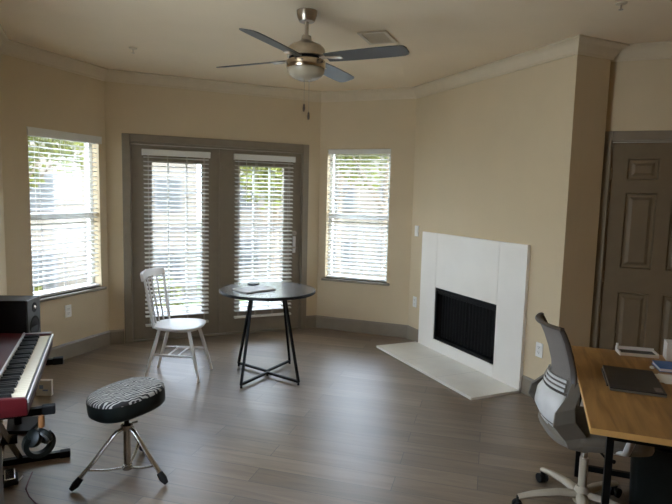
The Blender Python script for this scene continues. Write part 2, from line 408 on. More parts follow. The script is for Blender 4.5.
# ------------------------------------------------------------------ windows and blinds
def window(name, P, Q, op, label):
    x0, x1, z0, z1 = op
    root = bpy.data.objects.new(name, None); COL.objects.link(root); root.location = (P.x, P.y, 0); root.rotation_euler = (0, 0, ang(P, Q))
    struct(root, label, 'window')
    w = 0.04; y0, y1 = 0.082, 0.128; yc = (y0 + y1) / 2; dy = y1 - y0
    mb = MB()
    mb.box(((x0 + x1) / 2, yc, z0 + w / 2), (x1 - x0 - .002, dy, w)); mb.box(((x0 + x1) / 2, yc, z1 - w / 2), (x1 - x0 - .002, dy, w))
    for x in (x0 + w / 2 + .001, x1 - w / 2 - .001): mb.box((x, yc, (z0 + z1) / 2), (w, dy, z1 - z0 - 2 * w))
    mb.box(((x0 + x1) / 2, yc - .004, 1.335), (x1 - x0 - 2 * w, dy + .006, 0.055))
    mb.build('window_frame', M['vinyl'], root)
    MB().box(((x0 + x1) / 2, yc, (z0 + 1.31) / 2 + .01), (x1 - x0 - 2 * w, 0.005, 1.31 - z0 - w)).build('pane', M['pane'], root)
    MB().box(((x0 + x1) / 2, yc + .01, (z1 + 1.36) / 2 - .018), (x1 - x0 - 2 * w, 0.005, z1 - 1.36 - w)).build('pane', M['pane'], root)
    mb = MB(); mb.box(((x0 + x1) / 2, 0.023, z0 - 0.013), (x1 - x0 + 0.07, 0.116, 0.026), bev=.004)
    mb.build('window_sill', M['taupe'], root)
    return root
window('window_1', L, A, W1, 'left window with a taupe sill in the angled wall')
window('window_2', B, C, W2, 'right window with a taupe sill beside the fireplace wall')

window('fill_window', K, L, W_FILL, 'unshaded window added for fill light in the side wall left of the viewer')

def blind(label, P, Q, x0, x1, ztop, zbot, y, tilt, val, wand_x, group, pitch=0.0445, cords=(0.14, 0.5, 0.86)):
    """slatted blind hung at local depth y; val = (x0, x1, z0, z1, y of its face)"""
    root = thing('venetian_blind', label, 'blind', (P.x + math.cos(ang(P, Q)) * (x0 + x1) / 2 - math.sin(ang(P, Q)) * y,
                 P.y + math.sin(ang(P, Q)) * (x0 + x1) / 2 + math.cos(ang(P, Q)) * y, zbot), ang(P, Q), group)
    cx = (x0 + x1) / 2; w = x1 - x0
    mb = MB(); mb.box(((val[0] + val[1]) / 2 - cx, val[4] - y, (val[2] + val[3]) / 2 - zbot), (val[1] - val[0], 0.012, val[3] - val[2]), bev=.003)
    for xx in (val[0] + .006, val[1] - .006): mb.box((xx - cx, val[4] - y + .022, (val[2] + val[3]) / 2 - zbot), (0.012, 0.044, val[3] - val[2]))
    mb.box((0, val[4] - y + .004 - .012, val[3] - .012 - zbot), (val[1] - val[0], 0.01, 0.014))
    mb.build('valance', M['valance'], root)
    MB().box((0, 0, ztop - 0.022 - zbot), (w, 0.05, 0.04)).build('headrail', M['valance'], root)
    mb = MB(); n = int((ztop - 0.06 - zbot - 0.03) / pitch); rot = Matrix.Rotation(tilt, 3, 'X')
    for k in range(n):
        z = ztop - 0.065 - k * pitch - zbot
        prof = [(-0.025, 0), (-0.012, 0.0028), (0, 0.0036), (0.012, 0.0028), (0.025, 0)]
        top = [Vector((0, a, b)) for a, b in prof]; bot = [Vector((0, a, b - 0.0028)) for a, b in prof[::-1]]
        ring_ = [rot @ v for v in top + bot]
        mb.loft([[(-w / 2 + random.uniform(-.002, .002), v.y, v.z + z) for v in ring_], [(w / 2 + random.uniform(-.002, .002), v.y, v.z + z) for v in ring_]])
    mb.build('slats', M['slat'], root)
    MB().box((0, 0, 0.012), (w, 0.052, 0.022), bev=.004).build('bottom_rail', M['valance'], root)
    mb = MB()
    for f in cords:
        xx = -w / 2 + w * f
        for yy in (-0.027, 0.027): mb.box((xx, yy, (ztop - .04 - zbot + .02) / 2), (0.0035, 0.0012, ztop - .04 - zbot - .02))
    mb.build('ladder_cord', M['cord'], root)
    if wand_x is not None:
        MB().tube([(wand_x - cx, -0.036, ztop - .05 - zbot), (wand_x - cx, -0.036, ztop - .55 - zbot)], 0.004, 6).build('wand', M['cord'], root)
    return root
gw = 'venetian blinds'
blind('white slatted blind filling the left window above the speaker', L, A, W1[0] + .008, W1[1] - .008, 2.088, 0.622, 0.040, R(11),
      (W1[0] - .01, W1[1] + .03, 2.022, 2.092, -0.008), None, gw)
blind('white slatted blind filling the right window beside the fireplace wall', B, C, W2[0] + .008, W2[1] - .008, 2.098, 0.612, 0.040, R(17),
      (W2[0] + .003, W2[1] - .003, 2.045, 2.103, 0.012), W2[0] + .1, gw)

# French doors ---------------------------------------------------------------
def trim_box(name, P, Q, boxes, label, m='taupe'):
    mb = MB()
    for x0, x1, y0, y1, z0, z1 in boxes: mb.box(((x0 + x1) / 2, (y0 + y1) / 2, (z0 + z1) / 2), (x1 - x0, y1 - y0, z1 - z0), bev=.004)
    return struct(mb.build(name, M[m], None, (P.x, P.y, 0), ang(P, Q)), label, 'trim')
trim_box('trim_2', A, B, [(0.150, 0.222, -.022, -.0005, 0.001, 2.145), (2.078, 2.150, -.022, -.0005, 0.001, 2.145), (0.222, 2.078, -.022, -.0005, 2.070, 2.145)],
         'taupe casing around the double glazed doors')
trim_box('trim_3', A, B, [(0.206, 0.232, .0, T, 0.001, 2.048), (2.066, 2.094, .0, T, 0.001, 2.048), (0.206, 2.094, .0, T, 2.048, 2.074), (0.232, 2.066, 0.0, T, 0.001, 0.020)],
         'taupe jamb and threshold of the double glazed doors')
def french(name, x0, x1, hinge_side, label, handle):
    root = bpy.data.objects.new(name, None); COL.objects.link(root); root.location = (A.x, A.y, 0)
    struct(root, label, 'door')
    z0, z1 = 0.024, 2.044; gx0, gx1, gz0, gz1 = (x0 + x1) / 2 - .275, (x0 + x1) / 2 + .275, 0.26, 1.90
    y0, y1 = 0.012, 0.057; yc = (y0 + y1) / 2; dy = y1 - y0
    mb = MB()
    mb.box(((x0 + gx0) / 2, yc, (z0 + z1) / 2), (gx0 - x0, dy, z1 - z0)); mb.box(((x1 + gx1) / 2, yc, (z0 + z1) / 2), (x1 - gx1, dy, z1 - z0))
    mb.box(((gx0 + gx1) / 2, yc, (z0 + gz0) / 2), (gx1 - gx0, dy, gz0 - z0)); mb.box(((gx0 + gx1) / 2, yc, (z1 + gz1) / 2), (gx1 - gx0, dy, z1 - gz1))
    mb.build('slab', M['taupe'], root)
    mb = MB(); b = 0.024
    for (a, c_, w_, h_) in ((gx0 + b / 2, (gz0 + gz1) / 2, b, gz1 - gz0), (gx1 - b / 2, (gz0 + gz1) / 2, b, gz1 - gz0), ((gx0 + gx1) / 2, gz0 + b / 2, gx1 - gx0 - 2 * b, b), ((gx0 + gx1) / 2, gz1 - b / 2, gx1 - gx0 - 2 * b, b)):
        mb.box((a, yc, c_), (w_, dy + .014, h_), bev=.004)
    mb.build('glazing_bead', M['taupe'], root)
    mb = MB()
    for k in (1, 2): mb.box((gx0 + (gx1 - gx0) * k / 3, yc, (gz0 + gz1) / 2), (0.018, 0.022, gz1 - gz0 - 2 * b))
    for k in (1, 2, 3, 4): mb.box(((gx0 + gx1) / 2, yc + .001, gz0 + (gz1 - gz0) * k / 5), (gx1 - gx0 - 2 * b, 0.018, 0.018))
    mb.build('muntin_grid', M['valance'], root)
    MB().box(((gx0 + gx1) / 2, yc, (gz0 + gz1) / 2), (gx1 - gx0 - 2 * b + .004, 0.005, gz1 - gz0 - 2 * b + .004)).build('pane', M['pane'], root)
    if handle:
        hx = x1 - 0.07
        mb = MB(); mb.box((hx, y0 - .004, 1.0), (0.036, 0.008, 0.19), bev=.003); mb.build('handle_plate', M['silver'], root)
        mb = MB(); mb.tube([(hx, y0 - .008, 0.97), (hx, y0 - .05, 0.97), (hx - .012, y0 - .056, 0.97), (hx - .10, y0 - .056, 0.968)], [.010, .010, .009, .007], 10)
        mb.build('lever_handle', M['nickel'], root, smooth=True)
        mb = MB(); mb.tube([(hx, y0 - .001, 1.135), (hx, y0 - .022, 1.135)], .026, 16); mb.box((hx, y0 - .032, 1.135), (0.010, 0.022, 0.034), bev=.003)
        mb.build('deadbolt', M['nickel'], root, smooth=True)
        for z in (0.24, 1.05, 1.84):
            MB().tube([(x0 + .001, y0 - .006, z - .05), (x0 + .001, y0 - .006, z + .05)], .007, 8).build('hinge', M['nickel'], root)
    return root
XM = 1.146
french('door_1', 0.235, XM - .002, 0, 'left taupe glazed door behind the white chair', False)
french('door_2', XM + .002, 2.063, 0, 'right taupe glazed door with a lever handle', True)
trim_box('trim_4', A, B, [(XM - .022, XM + .010, -.006, .0115, 0.03, 2.04)], 'taupe strip covering the joint of the double doors')
blind('white slatted blind hanging on the left glazed door behind the white chair', A, B, 0.352, 1.005, 1.985, 0.165, -0.022, R(13), (0.337, 1.021, 1.937, 2.000, -0.052), None, gw, cords=(0.07, .36, .66, .93))
blind('white slatted blind hanging on the right glazed door behind the round table', A, B, 1.290, 1.955, 1.985, 0.185, -0.022, R(13), (1.279, 1.974, 1.937, 2.000, -0.052), 1.41, gw, cords=(0.07, .36, .66, .93))

# panelled door --------------------------------------------------------------
trim_box('trim_5', G, H, [(0.058, 0.122, -.020, -.0005, 0.001, 2.118), (0.896, 0.960, -.020, -.0005, 0.001, 2.118), (0.122, 0.896, -.020, -.0005, 2.048, 2.118)], 'taupe casing around the panelled door')
trim_box('trim_6', G, H, [(0.119, 0.134, 0, T, 0.001, 2.036), (0.884, 0.899, 0, T, 0.001, 2.036), (0.119, 0.899, 0, T, 2.036, 2.051)], 'taupe jamb of the panelled door')
def panel_door():
    root = bpy.data.objects.new('door_3', None); COL.objects.link(root); root.location = (G.x, G.y, 0); root.rotation_euler = (0, 0, ang(G, H))
    struct(root, 'taupe six panel door beside the fireplace wall end', 'door')
    x0, x1, z0, z1 = 0.136, 0.882, 0.008, 2.034; y = 0.02
    cols = [(x0 + .112, x0 + .325), (x1 - .325, x1 - .112)]; rows = [(0.22, 0.885), (1.075, 1.655), (1.755, 1.915)]
    bm = MB(); xs = [x0, *cols[0], *cols[1], x1]; zs = [z0] + [v for r_ in rows for v in r_] + [z1]
    for i in range(5):
        for j in range(7):
            if i in (1, 3) and j in (1, 3, 5): continue
            bm.box(((xs[i] + xs[i + 1]) / 2, y + .02, (zs[j] + zs[j + 1]) / 2), (xs[i + 1] - xs[i], .04, zs[j + 1] - zs[j]))
    bmesh.ops.remove_doubles(bm.b, verts=bm.b.verts[:], dist=1e-5)
    bm.build('slab', M['door'], root)
    for c0, c1 in cols:
        for r0, r1 in rows:
            p = MB(); rg = []
            for ins, d in ((0, .0), (.010, .018), (.030, .018), (.052, .004)):
                rg.append([(c0 + ins, y + d, r0 + ins), (c1 - ins, y + d, r0 + ins), (c1 - ins, y + d, r1 - ins), (c0 + ins, y + d, r1 - ins)])
            p.loft(rg, True, False); p.b.verts.ensure_lookup_table(); p.b.faces.new(p.b.verts[-4:]); p.build('panel', M['door'], root)
    k = MB(); hx = x1 - .065
    k.tube([(hx, y, .96), (hx, y - .012, .96), (hx, y - .03, .96), (hx, y - .045, .96), (hx, y - .06, .96), (hx, y - .066, .96)], [.03, .012, .011, .026, .026, .012], 16)
    k.build('door_knob', M['nickel'], root, smooth=True)
    for z in (0.25, 1.0, 1.8): MB().tube([(x0 - .001, y - .007, z - .045), (x0 - .001, y - .007, z + .045)], .006, 8).build('hinge', M['nickel'], root)
panel_door()

# ------------------------------------------------------------------ fireplace (local: x along C->D, -y into the room)
fa = ang(C, D)
fp = thing('fireplace', 'white tiled fireplace surround with a black firebox and pale hearth', 'fireplace', (C.x, C.y, 0), fa)
S0, S1, TOP = 0.268, 1.800, 1.222; th = 0.032
def fbx(name, x0, x1, z0, z1, y0, y1, m, parent=fp, bev=.002):
    return MB().box(((x0 + x1) / 2, (y0 + y1) / 2, (z0 + z1) / 2), (x1 - x0, abs(y1 - y0), z1 - z0), bev=bev).build(name, M[m], parent)
fbx('side_panel', S0, FB[0] - .001, 0.001, TOP, -th, -.001, 'tile')
fbx('side_panel', FB[1] + .001, S1, 0.001, TOP, -th, -.001, 'tile')
fbx('top_panel', FB[0] + .001, FB[1] - .001, FB[3], TOP, -th, -.001, 'tile')
fbx('bottom_panel', FB[0] + .001, FB[1] - .001, 0.001, FB[2], -th, -.001, 'tile')
hb = fbx('hearth', S0 - .045, S1 + .002, 0.001, 0.024, -.515, -th - .001, 'hearth', bev=.003)
M['grout'] = mat('grout', (0.52, 0.51, 0.47, 1), .8)
for k in (1, 2): MB().box((S0 + (S1 - S0) * k / 3, -.274, .0241), (.003, .48, .0006)).build('grout_line', M['grout'], hb)
fx0, fx1, fz0, fz1 = FB[0] + .003, FB[1] - .003, FB[2] + .002, FB[3] - .003
mb = MB(); yb = 0.40
for (x0, x1, z0, z1, y0, y1) in ((fx0, fx1, fz0, fz0 + .008, 0.0, yb), (fx0, fx1, fz1 - .008, fz1, 0.0, yb), (fx0, fx0 + .008, fz0, fz1, 0, yb), (fx1 - .008, fx1, fz0, fz1, 0, yb), (fx0, fx1, fz0, fz1, yb, yb + .01)):
    mb.box(((x0 + x1) / 2, (y0 + y1) / 2, (z0 + z1) / 2), (x1 - x0, y1 - y0, z1 - z0))
mb.build('firebox', M['soot'], fp)
mb = MB(); f_ = 0.03
mb.box(((fx0 + fx1) / 2, -.012, fz1 - .0125), (fx1 - fx0, .03, .025), bev=.003); mb.box(((fx0 + fx1) / 2, -.012, fz0 + .0125), (fx1 - fx0, .03, .025), bev=.003)
for x in (fx0 + .0125, fx1 - .0125): mb.box((x, -.012, (fz0 + fz1) / 2), (.025, .03, fz1 - fz0 - .05), bev=.003)
mb.build('firebox_frame', M['black_metal'], fp)
mb = MB()
mb.box(((fx0 + fx1) / 2, -.004, fz1 - .045), (fx1 - fx0 - .05, .02, .034), bev=.004)
for k in range(3): mb.box(((fx0 + fx1) / 2, -.016, fz1 - .036 - k * .009), (fx1 - fx0 - .06, .004, .003))
mb.build('hood_louver', M['black_metal'], fp)
for c0, c1 in ((fx0 + .03, (fx0 + fx1) / 2 - .004), ((fx0 + fx1) / 2 + .004, fx1 - .03)):
    mb = MB(); n = 60; top = []; bot = []
    for k in range(n + 1):
        x = c0 + (c1 - c0) * k / n; yy = 0.028 + 0.004 * math.sin(k / n * PI * 2 * 9)
        top.append((x, yy)); bot.append((x, yy + .002))
    mb.loft([[(x, y, z) for x, y in top + bot[::-1]] for z in (fz0 + .03, fz1 - .068)])
    mb.build('mesh_curtain', M['mesh_curtain'], fp, smooth=True, angle=60)
MB().tube([(fx0 + .02, .028, fz1 - .062), (fx1 - .02, .028, fz1 - .062)], .005, 8).build('curtain_rod', M['black_metal'], fp)
mb = MB()
for k in range(3): mb.tube([(0.75 + k * .01, .2 + k * .045, fz0 + .09), (1.27 - k * .01, .2 + k * .045, fz0 + .09)], .035, 8)
mb.build('log_set', M['soot'], fp)

# wall plates ----------------------------------------------------------------
def plate(name, P, Q, s, z, kind, label, cat, group=None):
    a = ang(P, Q)
    root = thing(name, label, cat, (P.x + math.cos(a) * s, P.y + math.sin(a) * s, z), a, group)
    MB().box((0, -.004, 0), (.072, .007, .116), bev=.003).build('cover_plate', M['plastic_white'], root)
    if kind == 'switch':
        MB().box((0, -.0085, 0), (.033, .004, .066), bev=.0015).build('rocker', M['plastic_white'], root)
    else:
        for dz in (-.021, .021):
            r_ = MB().box((0, -.0085, dz), (.034, .004, .03), bev=.0018).build('receptacle', M['plastic_white'], root)
            mb = MB()
            for dx in (-.007, .007): mb.box((dx, -.0107, dz + .004), (.0025, .0008, .009))
            mb.box((0, -.0107, dz - .008), (.005, .0008, .005)); mb.build('slot', M['plastic_dark'], r_)
    return root
plate('wall_outlet', L, A, 1.114 - .507, .448, 'outlet', 'white outlet below the left window sill', 'outlet', 'wall outlets')
plate('light_switch', C, D, .111, 1.216, 'switch', 'white switch plate high beside the fireplace top left corner', 'switch')
plate('wall_outlet', C, D, .129, .440, 'outlet', 'white outlet low on the wall left of the fireplace', 'outlet', 'wall outlets')
plate('wall_outlet', C, D, 1.962, .405, 'outlet', 'white outlet on the wall right of the fireplace behind the office chair', 'outlet', 'wall outlets')

# ------------------------------------------------------------------ ceiling fan
FX, FY = 1.27, 3.372
fan = thing('ceiling_fan', 'brushed nickel ceiling fan with four dark blades and a frosted light bowl', 'ceiling fan', (FX, FY, 2.30))
z = lambda v: v - 2.30
MB().lathe([(.02, z(2.672)), (.048, z(2.674)), (.056, z(2.690)), (.064, z(2.712)), (.066, z(2.739))], 28).build('canopy', M['nickel'], fan, smooth=True)
MB().tube([(0, 0, z(2.68)), (0, 0, z(2.55))], .0125, 12).build('downrod', M['nickel'], fan, smooth=True)
MB().lathe([(.018, z(2.590)), (.030, z(2.586)), (.034, z(2.560)), (.056, z(2.545)), (.098, z(2.528)), (.118, z(2.508)), (.122, z(2.485)), (.122, z(2.456)), (.112, z(2.452))], 32).build('motor_housing', M['nickel'], fan, smooth=True)
MB().lathe([(.110, z(2.452)), (.105, z(2.450)), (.105, z(2.436)), (.110, z(2.434))], 32).build('blade_hub', M['black_metal'], fan, smooth=True)
MB().lathe([(.108, z(2.434)), (.122, z(2.432)), (.125, z(2.424)), (.125, z(2.392)), (.122, z(2.384)), (.112, z(2.382))], 32).build('light_ring', M['nickel_warm'], fan, smooth=True)
MB().lathe([(.116, z(2.383)), (.120, z(2.376)), (.117, z(2.362)), (.104, z(2.342)), (.082, z(2.325)), (.052, z(2.313)), (.020, z(2.308)), (.002, z(2.307))], 32).build('light_bowl', M['bowl'], fan, smooth=True)
def blade_mb():
    prof = [(.145, .050), (.19, .056), (.30, .062), (.45, .064), (.58, .064), (.645, .060), (.668, .048), (.676, .028)]
    mb = MB(); rings = []
    pitch = Matrix.Rotation(R(-13), 3, 'X')
    for x, w in prof:
        rr = []
        for yy, zz in ((-w, -.003), (w, -.003), (w, .003), (-w, .003)):
            v = pitch @ Vector((0, yy, zz)); rr.append((x, v.y, v.z))
        rings.append(rr)
    return mb.loft(rings)
def iron_mb():
    mb = MB(); mb.strip([(.095, 0, .001), (.14, 0, -.001), (.20, 0, -.006), (.25, 0, -.006)], [.022, .022, .030, .024], .005, (0, 1, .0)); return mb
b0 = None
for k in range(4):
    a = R(-49) + k * PI / 2
    if b0 is None:
        b0 = blade_mb().build('blade', M['blade'], fan); i0 = iron_mb().build('blade_arm', M['nickel'], b0)
        bb, ii = b0, i0
    else:
        bb = b0.copy(); COL.objects.link(bb); ii = i0.copy(); COL.objects.link(ii); ii.parent = bb
    bb.location = (0, 0, z(2.443)); bb.rotation_euler = (0, 0, a)
for dx, dy, zl in ((-.02, -.03, 2.128), (.012, -.03, 2.080)):
    mb = MB(); mb.tube([(dx, dy, z(2.384)), (dx, dy, z(zl + .03))], .0014, 6); c = mb.build('pull_chain', M['nickel'], fan)
    MB().lathe([(.002, z(zl + .032)), (.006, z(zl + .026)), (.008, z(zl)), (.006, z(zl - .016)), (.002, z(zl - .018))], 12, (dx, dy, 0)).build('chain_pull', M['walnut'], c, smooth=True)

# ceiling vent, sprinkler, detector -----------------------------------------
vt = thing('ceiling_vent', 'white ceiling air vent behind the fan blade', 'vent', (1.931, 3.657, CE), R(-45))
mb = MB(); vw, vd = .215, .30
for x in (-vw / 2 + .014, vw / 2 - .014): mb.box((x, 0, -.006), (.028, vd, .010), bev=.002)
for y in (-vd / 2 + .014, vd / 2 - .014): mb.box((0, y, -.006), (vw - .056, .028, .010), bev=.002)
mb.build('vent_frame', M['crown'], vt)
MB().box((0, 0, -.0015), (vw - .05, vd - .05, .002)).build('duct_opening', M['soot'], vt)
mb = MB()
for k in range(9): mb.box((0, -vd / 2 + .045 + k * .0265, -.007), (vw - .06, .020, .0015), Matrix.Rotation(R(-28), 3, 'X'))
mb.build('louver', M['crown'], vt)
sp = thing('fire_sprinkler', 'small ceiling sprinkler head near the left bay corner', 'sprinkler', (.334, 4.903, CE))
MB().lathe([(.012, -.012), (.030, -.008), (.034, -.0005)], 18).build('escutcheon', M['crown'], sp, smooth=True)
MB().lathe([(.003, -.042), (.013, -.041), (.013, -.038), (.005, -.036), (.005, -.012), (.009, -.010)], 12).build('deflector', M['nickel'], sp, smooth=True)
sp2 = thing('fire_sprinkler', 'small ceiling sprinkler head at the top edge above the wall end', 'sprinkler', (2.84, 2.36, CE))
MB().lathe([(.012, -.012), (.030, -.008), (.034, -.0005)], 18).build('escutcheon', M['crown'], sp2, smooth=True)
MB().lathe([(.003, -.042), (.013, -.041), (.013, -.038), (.005, -.036), (.005, -.012), (.009, -.010)], 12).build('deflector', M['nickel'], sp2, smooth=True)

# ------------------------------------------------------------------ bistro table with notebook and coaster
TX, TY, TZ = 1.372, 4.470, 0.765
tb = thing('bistro_table', 'round black wood table on a thin black metal V frame', 'table', (TX, TY, 0), R(-12))
MB().lathe([(.405, TZ - .0015), (.4085, TZ - .003), (.41, TZ - .006), (.41, TZ - .022), (.406, TZ - .026), (.3, TZ - .026)], 64).build('table_edge', M['table_edge'], tb, smooth=True)
MB().lathe([(.406, TZ - .004), (.406, TZ)], 64).build('tabletop', M['table_top'], tb, smooth=True)
fw_, fd_ = .235, .29
s_ = .0095
def bar(mb, p, q, r=s_):
    p = Vector(p); q = Vector(q); d = q - p; 
    rot = d.to_track_quat('Z', 'Y').to_matrix()
    mb.box((p + q) / 2, (2 * r, 2 * r, d.length + r), rot)
    return mb
for sy in (-1, 1):
    ap = (0, sy * .020, .030)
    for sx_ in (-1, 1):
        ft = (sx_ * fw_, sy * fd_, .030)
        bar(MB(), ft, (sx_ * .135, sy * .055, TZ - .030)).build('leg', M['black_metal'], tb)
        bar(MB(), ft, ap).build('floor_bar', M['black_metal'], tb)
        MB().lathe([(.009, 0.001), (.010, .004), (.008, .022)], 10, (ft[0], ft[1], 0)).build('foot', M['rubber'], tb)
    MB().lathe([(.009, 0.001), (.010, .004), (.008, .022)], 10, ap[:2] + (0,)).build('foot', M['rubber'], tb)
MB().box((0, 0, TZ - .029), (.30, .13, .005)).build('mounting_plate', M['black_metal'], tb)

nb = thing('notebook', 'closed pale notebook with a dark spine lying on the round table', 'notebook', (1.243, 4.448, TZ + .0005), R(20))
MB().box((0, 0, .006), (.29, .205, .009)).build('page_block', M['paper'], nb)
MB().box((0, 0, .0122), (.30, .215, .0025), bev=.001).build('front_cover', mat('pale_cover', (.50, .49, .48, 1), .4), nb)
MB().box((0, 0, .0011), (.30, .215, .0022), bev=.001).build('back_cover', M['table_edge'], nb)
co = thing('coaster', 'small dark round coaster lying behind the notebook on the round table', 'coaster', (1.315, 4.735, TZ + .0005))
MB().lathe([(.05, 0), (.052, .002), (.052, .007), (.049, .009)], 28).build('coaster_disc', M['black_vinyl'], co, smooth=True)
MB().lathe([(.043, .0088), (.043, .0098)], 28).build('coaster_inlay', M['laptop'], co)

# ------------------------------------------------------------------ white spindle chair (local +x = facing, origin on the floor)
ch = thing('spindle_chair', 'white wooden spindle back chair facing the round table', 'chair', (.668, 4.758, 0), R(-29))
SH = .452
def seat_ring(zz, k):
    pts = []
    n = 40
    for i in range(n):
        a = 2 * PI * i / n; cx_, sy_ = math.cos(a), math.sin(a)
        ex = math.copysign(abs(cx_) ** .75, cx_); ey = math.copysign(abs(sy_) ** .75, sy_)
        wid = .205 + .03 * ex
        pts.append((ex * .215 * k, ey * wid * k, zz))
    return pts
MB().loft([seat_ring(SH - .034, .86), seat_ring(SH - .028, .94), seat_ring(SH - .008, 1.0), seat_ring(SH - .002, .985), seat_ring(SH, .95), seat_ring(SH - .004, .7), seat_ring(SH - .007, .3)]).build('seat', M['white_paint'], ch, smooth=True, angle=60)
legs = {}
for sx_, sy in ((1, -1), (1, 1), (-1, -1), (-1, 1)):
    top = Vector((sx_ * .125, sy * .115, SH - .02)); bot = Vector((.232 if sx_ > 0 else -.248, sy * (.175 if sx_ > 0 else .130), 0.001))
    legs[(sx_, sy)] = (top, bot)
    mid = top.lerp(bot, .45)
    MB().tube([bot, bot.lerp(top, .3), mid, top], [.0115, .0145, .0165, .014], 12).build('leg', M['white_paint'], ch, smooth=True)
def onleg(k, zz): t_, b_ = legs[k]; return b_.lerp(t_, zz / t_.z)
mids = []
for sy in (-1, 1):
    p, q = onleg((-1, sy), .20), onleg((1, sy), .20); mids.append((p, q))
    MB().tube([p, p.lerp(q, .5), q], [.008, .011, .008], 10).build('stretcher', M['white_paint'], ch, smooth=True)
for f in (.36, .60):
    MB().tube([mids[0][0].lerp(mids[0][1], f), mids[1][0].lerp(mids[1][1], f)], .0075, 10).build('stretcher', M['white_paint'], ch, smooth=True)
crest = []
for i in range(11):
    u = -1 + 2 * i / 10; crest.append(Vector((-.245 - .030 * (1 - u * u) + .02 * u * u, u * .225, .872 + .008 * (1 - u * u))))
MB().strip(crest, .032, .024, (-.2, 0, 1)).build('crest_rail', M['white_paint'], ch, bev=.006)
for i in range(6):
    u = -1 + 2 * i / 5
    base = Vector((-.155 - .035 * (1 - u * u), u * .165, SH - .01)); tp = Vector((-.238 - .030 * (1 - u * u) + .02 * u * u, u * .195, .852))
    r_ = .0115 if abs(u) == 1 else .0072
    m_ = base.lerp(tp, .45)
    MB().tube([base, m_, tp], [r_, r_ * 1.1, r_ * .8], 10).build('spindle', M['white_paint'], ch, smooth=True)

# ------------------------------------------------------------------ drum throne
dt = thing('drum_throne', 'drum stool with a zebra print seat on a chrome tripod', 'stool', (.152, 3.115, 0), 0)
seat_rot = Matrix.Rotation(R(-5), 3, 'Y') @ Matrix.Rotation(R(30), 3, 'Z')
def oval(zz, k, ax=.205, by=.170):
    out = []
    for i in range(48):
        a = 2 * PI * i / 48; c_, s2 = math.cos(a), math.sin(a)
        ex = math.copysign(abs(c_) ** .8, c_); ey = math.copysign(abs(s2) ** .8, s2)
        v = seat_rot @ Vector((ex * ax * k, ey * by * k, zz)); out.append((v.x + .005, v.y + .045, v.z + .425))
    return out
MB().loft([oval(-.058, .80), oval(-.056, .93), oval(-.045, .985), oval(-.02, 1.0), oval(.022, 1.0), oval(.036, .985)]).build('seat_side', M['black_vinyl'], dt, smooth=True, angle=60)
MB().loft([oval(.030, .992), oval(.040, .985), oval(.050, .955), oval(.057, .88), oval(.061, .7), oval(.062, .4), oval(.062, .1)]).build('seat_top', M['zebra'], dt, smooth=True, angle=60)
MB().tube([(0, 0, .19), (0, 0, .385)], .014, 12).build('height_post', M['black_metal'], dt, smooth=True)
MB().tube([(0, 0, .325), (0, .02, .368)], .03, 12).build('seat_clamp', M['black_metal'], dt, smooth=True)
MB().tube([(0, 0, .035), (0, 0, .285)], .0185, 14).build('center_tube', M['steel'], dt, smooth=True)
MB().lathe([(.022, .268), (.031, .270), (.033, .295), (.024, .300)], 16).build('top_collar', M['steel'], dt, smooth=True)
MB().lathe([(.020, .035), (.027, .037), (.027, .062), (.020, .065)], 16).build('lower_collar', M['steel'], dt, smooth=True)
mb = MB(); mb.tube([(.02, -.01, .30), (.055, -.025, .312)], .005, 8); mb.build('wing_screw', M['steel'], dt)
for fx, fy in ((-.128, 3.035), (.335, 2.925), (.258, 3.375)):
    v = Vector((fx - .152, fy - 3.115, 0)); u = v.normalized(); R_ = v.length
    P = lambda t, zz: (u.x * R_ * t, u.y * R_ * t, zz)
    MB().tube([P(.08, .276), P(.20, .262), P(.36, .215), P(.6, .135), P(.97, .03)], .0115, 10, squash=(1.3, .8)).build('leg', M['steel'], dt, smooth=True)
    MB().tube([P(.08, .050), P(.4, .064), P(.72, .094)], .0075, 8, squash=(1.4, .7)).build('brace', M['steel'], dt, smooth=True)
    MB().tube([P(.84, .062), P(.93, .034), P(1.02, .012)], [.017, .021, .012], 12).build('rubber_foot', M['rubber'], dt, smooth=True)

# ------------------------------------------------------------------ stage piano on X stand, headphones, pedal, cable
KY0, KY1, KX1 = 2.612, 3.768, -.256; KZ = .605; KD = .345; KH = .105
kb = thing('stage_piano', 'red stage piano with black and white keys on an X stand', 'keyboard', (KX1 - KD / 2, (KY0 + KY1) / 2, KZ), PI / 2 - R(1.5))
# local: x along the length (far end +x), y: -y toward player (+X world)
LEN = KY1 - KY0; hx = LEN / 2
MB().box((0, 0, .018), (LEN, KD, .036), bev=.006).build('bottom_case', M['red'], kb)
for sx_ in (-1, 1):
    mb = MB(); x0 = sx_ * (hx - .012)
    mb.loft([[(x0 + dx, -KD / 2, .004), (x0 + dx, -KD / 2, .072), (x0 + dx, -KD / 2 + .012, .080), (x0 + dx, -KD / 2 + .15, .088), (x0 + dx, KD / 2, .108), (x0 + dx, KD / 2, .004)] for dx in (-.012, .012)])
    mb.build('end_cheek', M['red'], kb, bev=.004)
mb = MB(); mb.loft([[(dx, -.020, .034), (dx, -.020, .092), (dx, KD / 2, .108), (dx, KD / 2, .034)] for dx in (-hx + .024, hx - .024)]); mb.build('control_panel', M['red'], kb)
MB().box((0, -.0205, .081), (LEN - .05, .011, .040), bev=.002).build('panel_strip', M['silver'], kb)
MB().box((0, -KD / 2 + .006, .050), (LEN - .048, .010, .050), bev=.002).build('key_slip', M['key_black'], kb)
MB().box((0, -KD / 2 - .002, .067), (LEN - .006, .008, .020), bev=.002).build('front_trim', M['silver'], kb)
MB().box((hx + .002, 0, .085), (.005, KD * .98, .006)).build('end_trim', M['silver'], kb)
kw = (LEN - .056) / 43; kx = -hx + .028
wk = MB().box((0, 0, 0), (kw - .0012, .146, .014), bev=.0012).build('white_key', M['key_white'], kb)
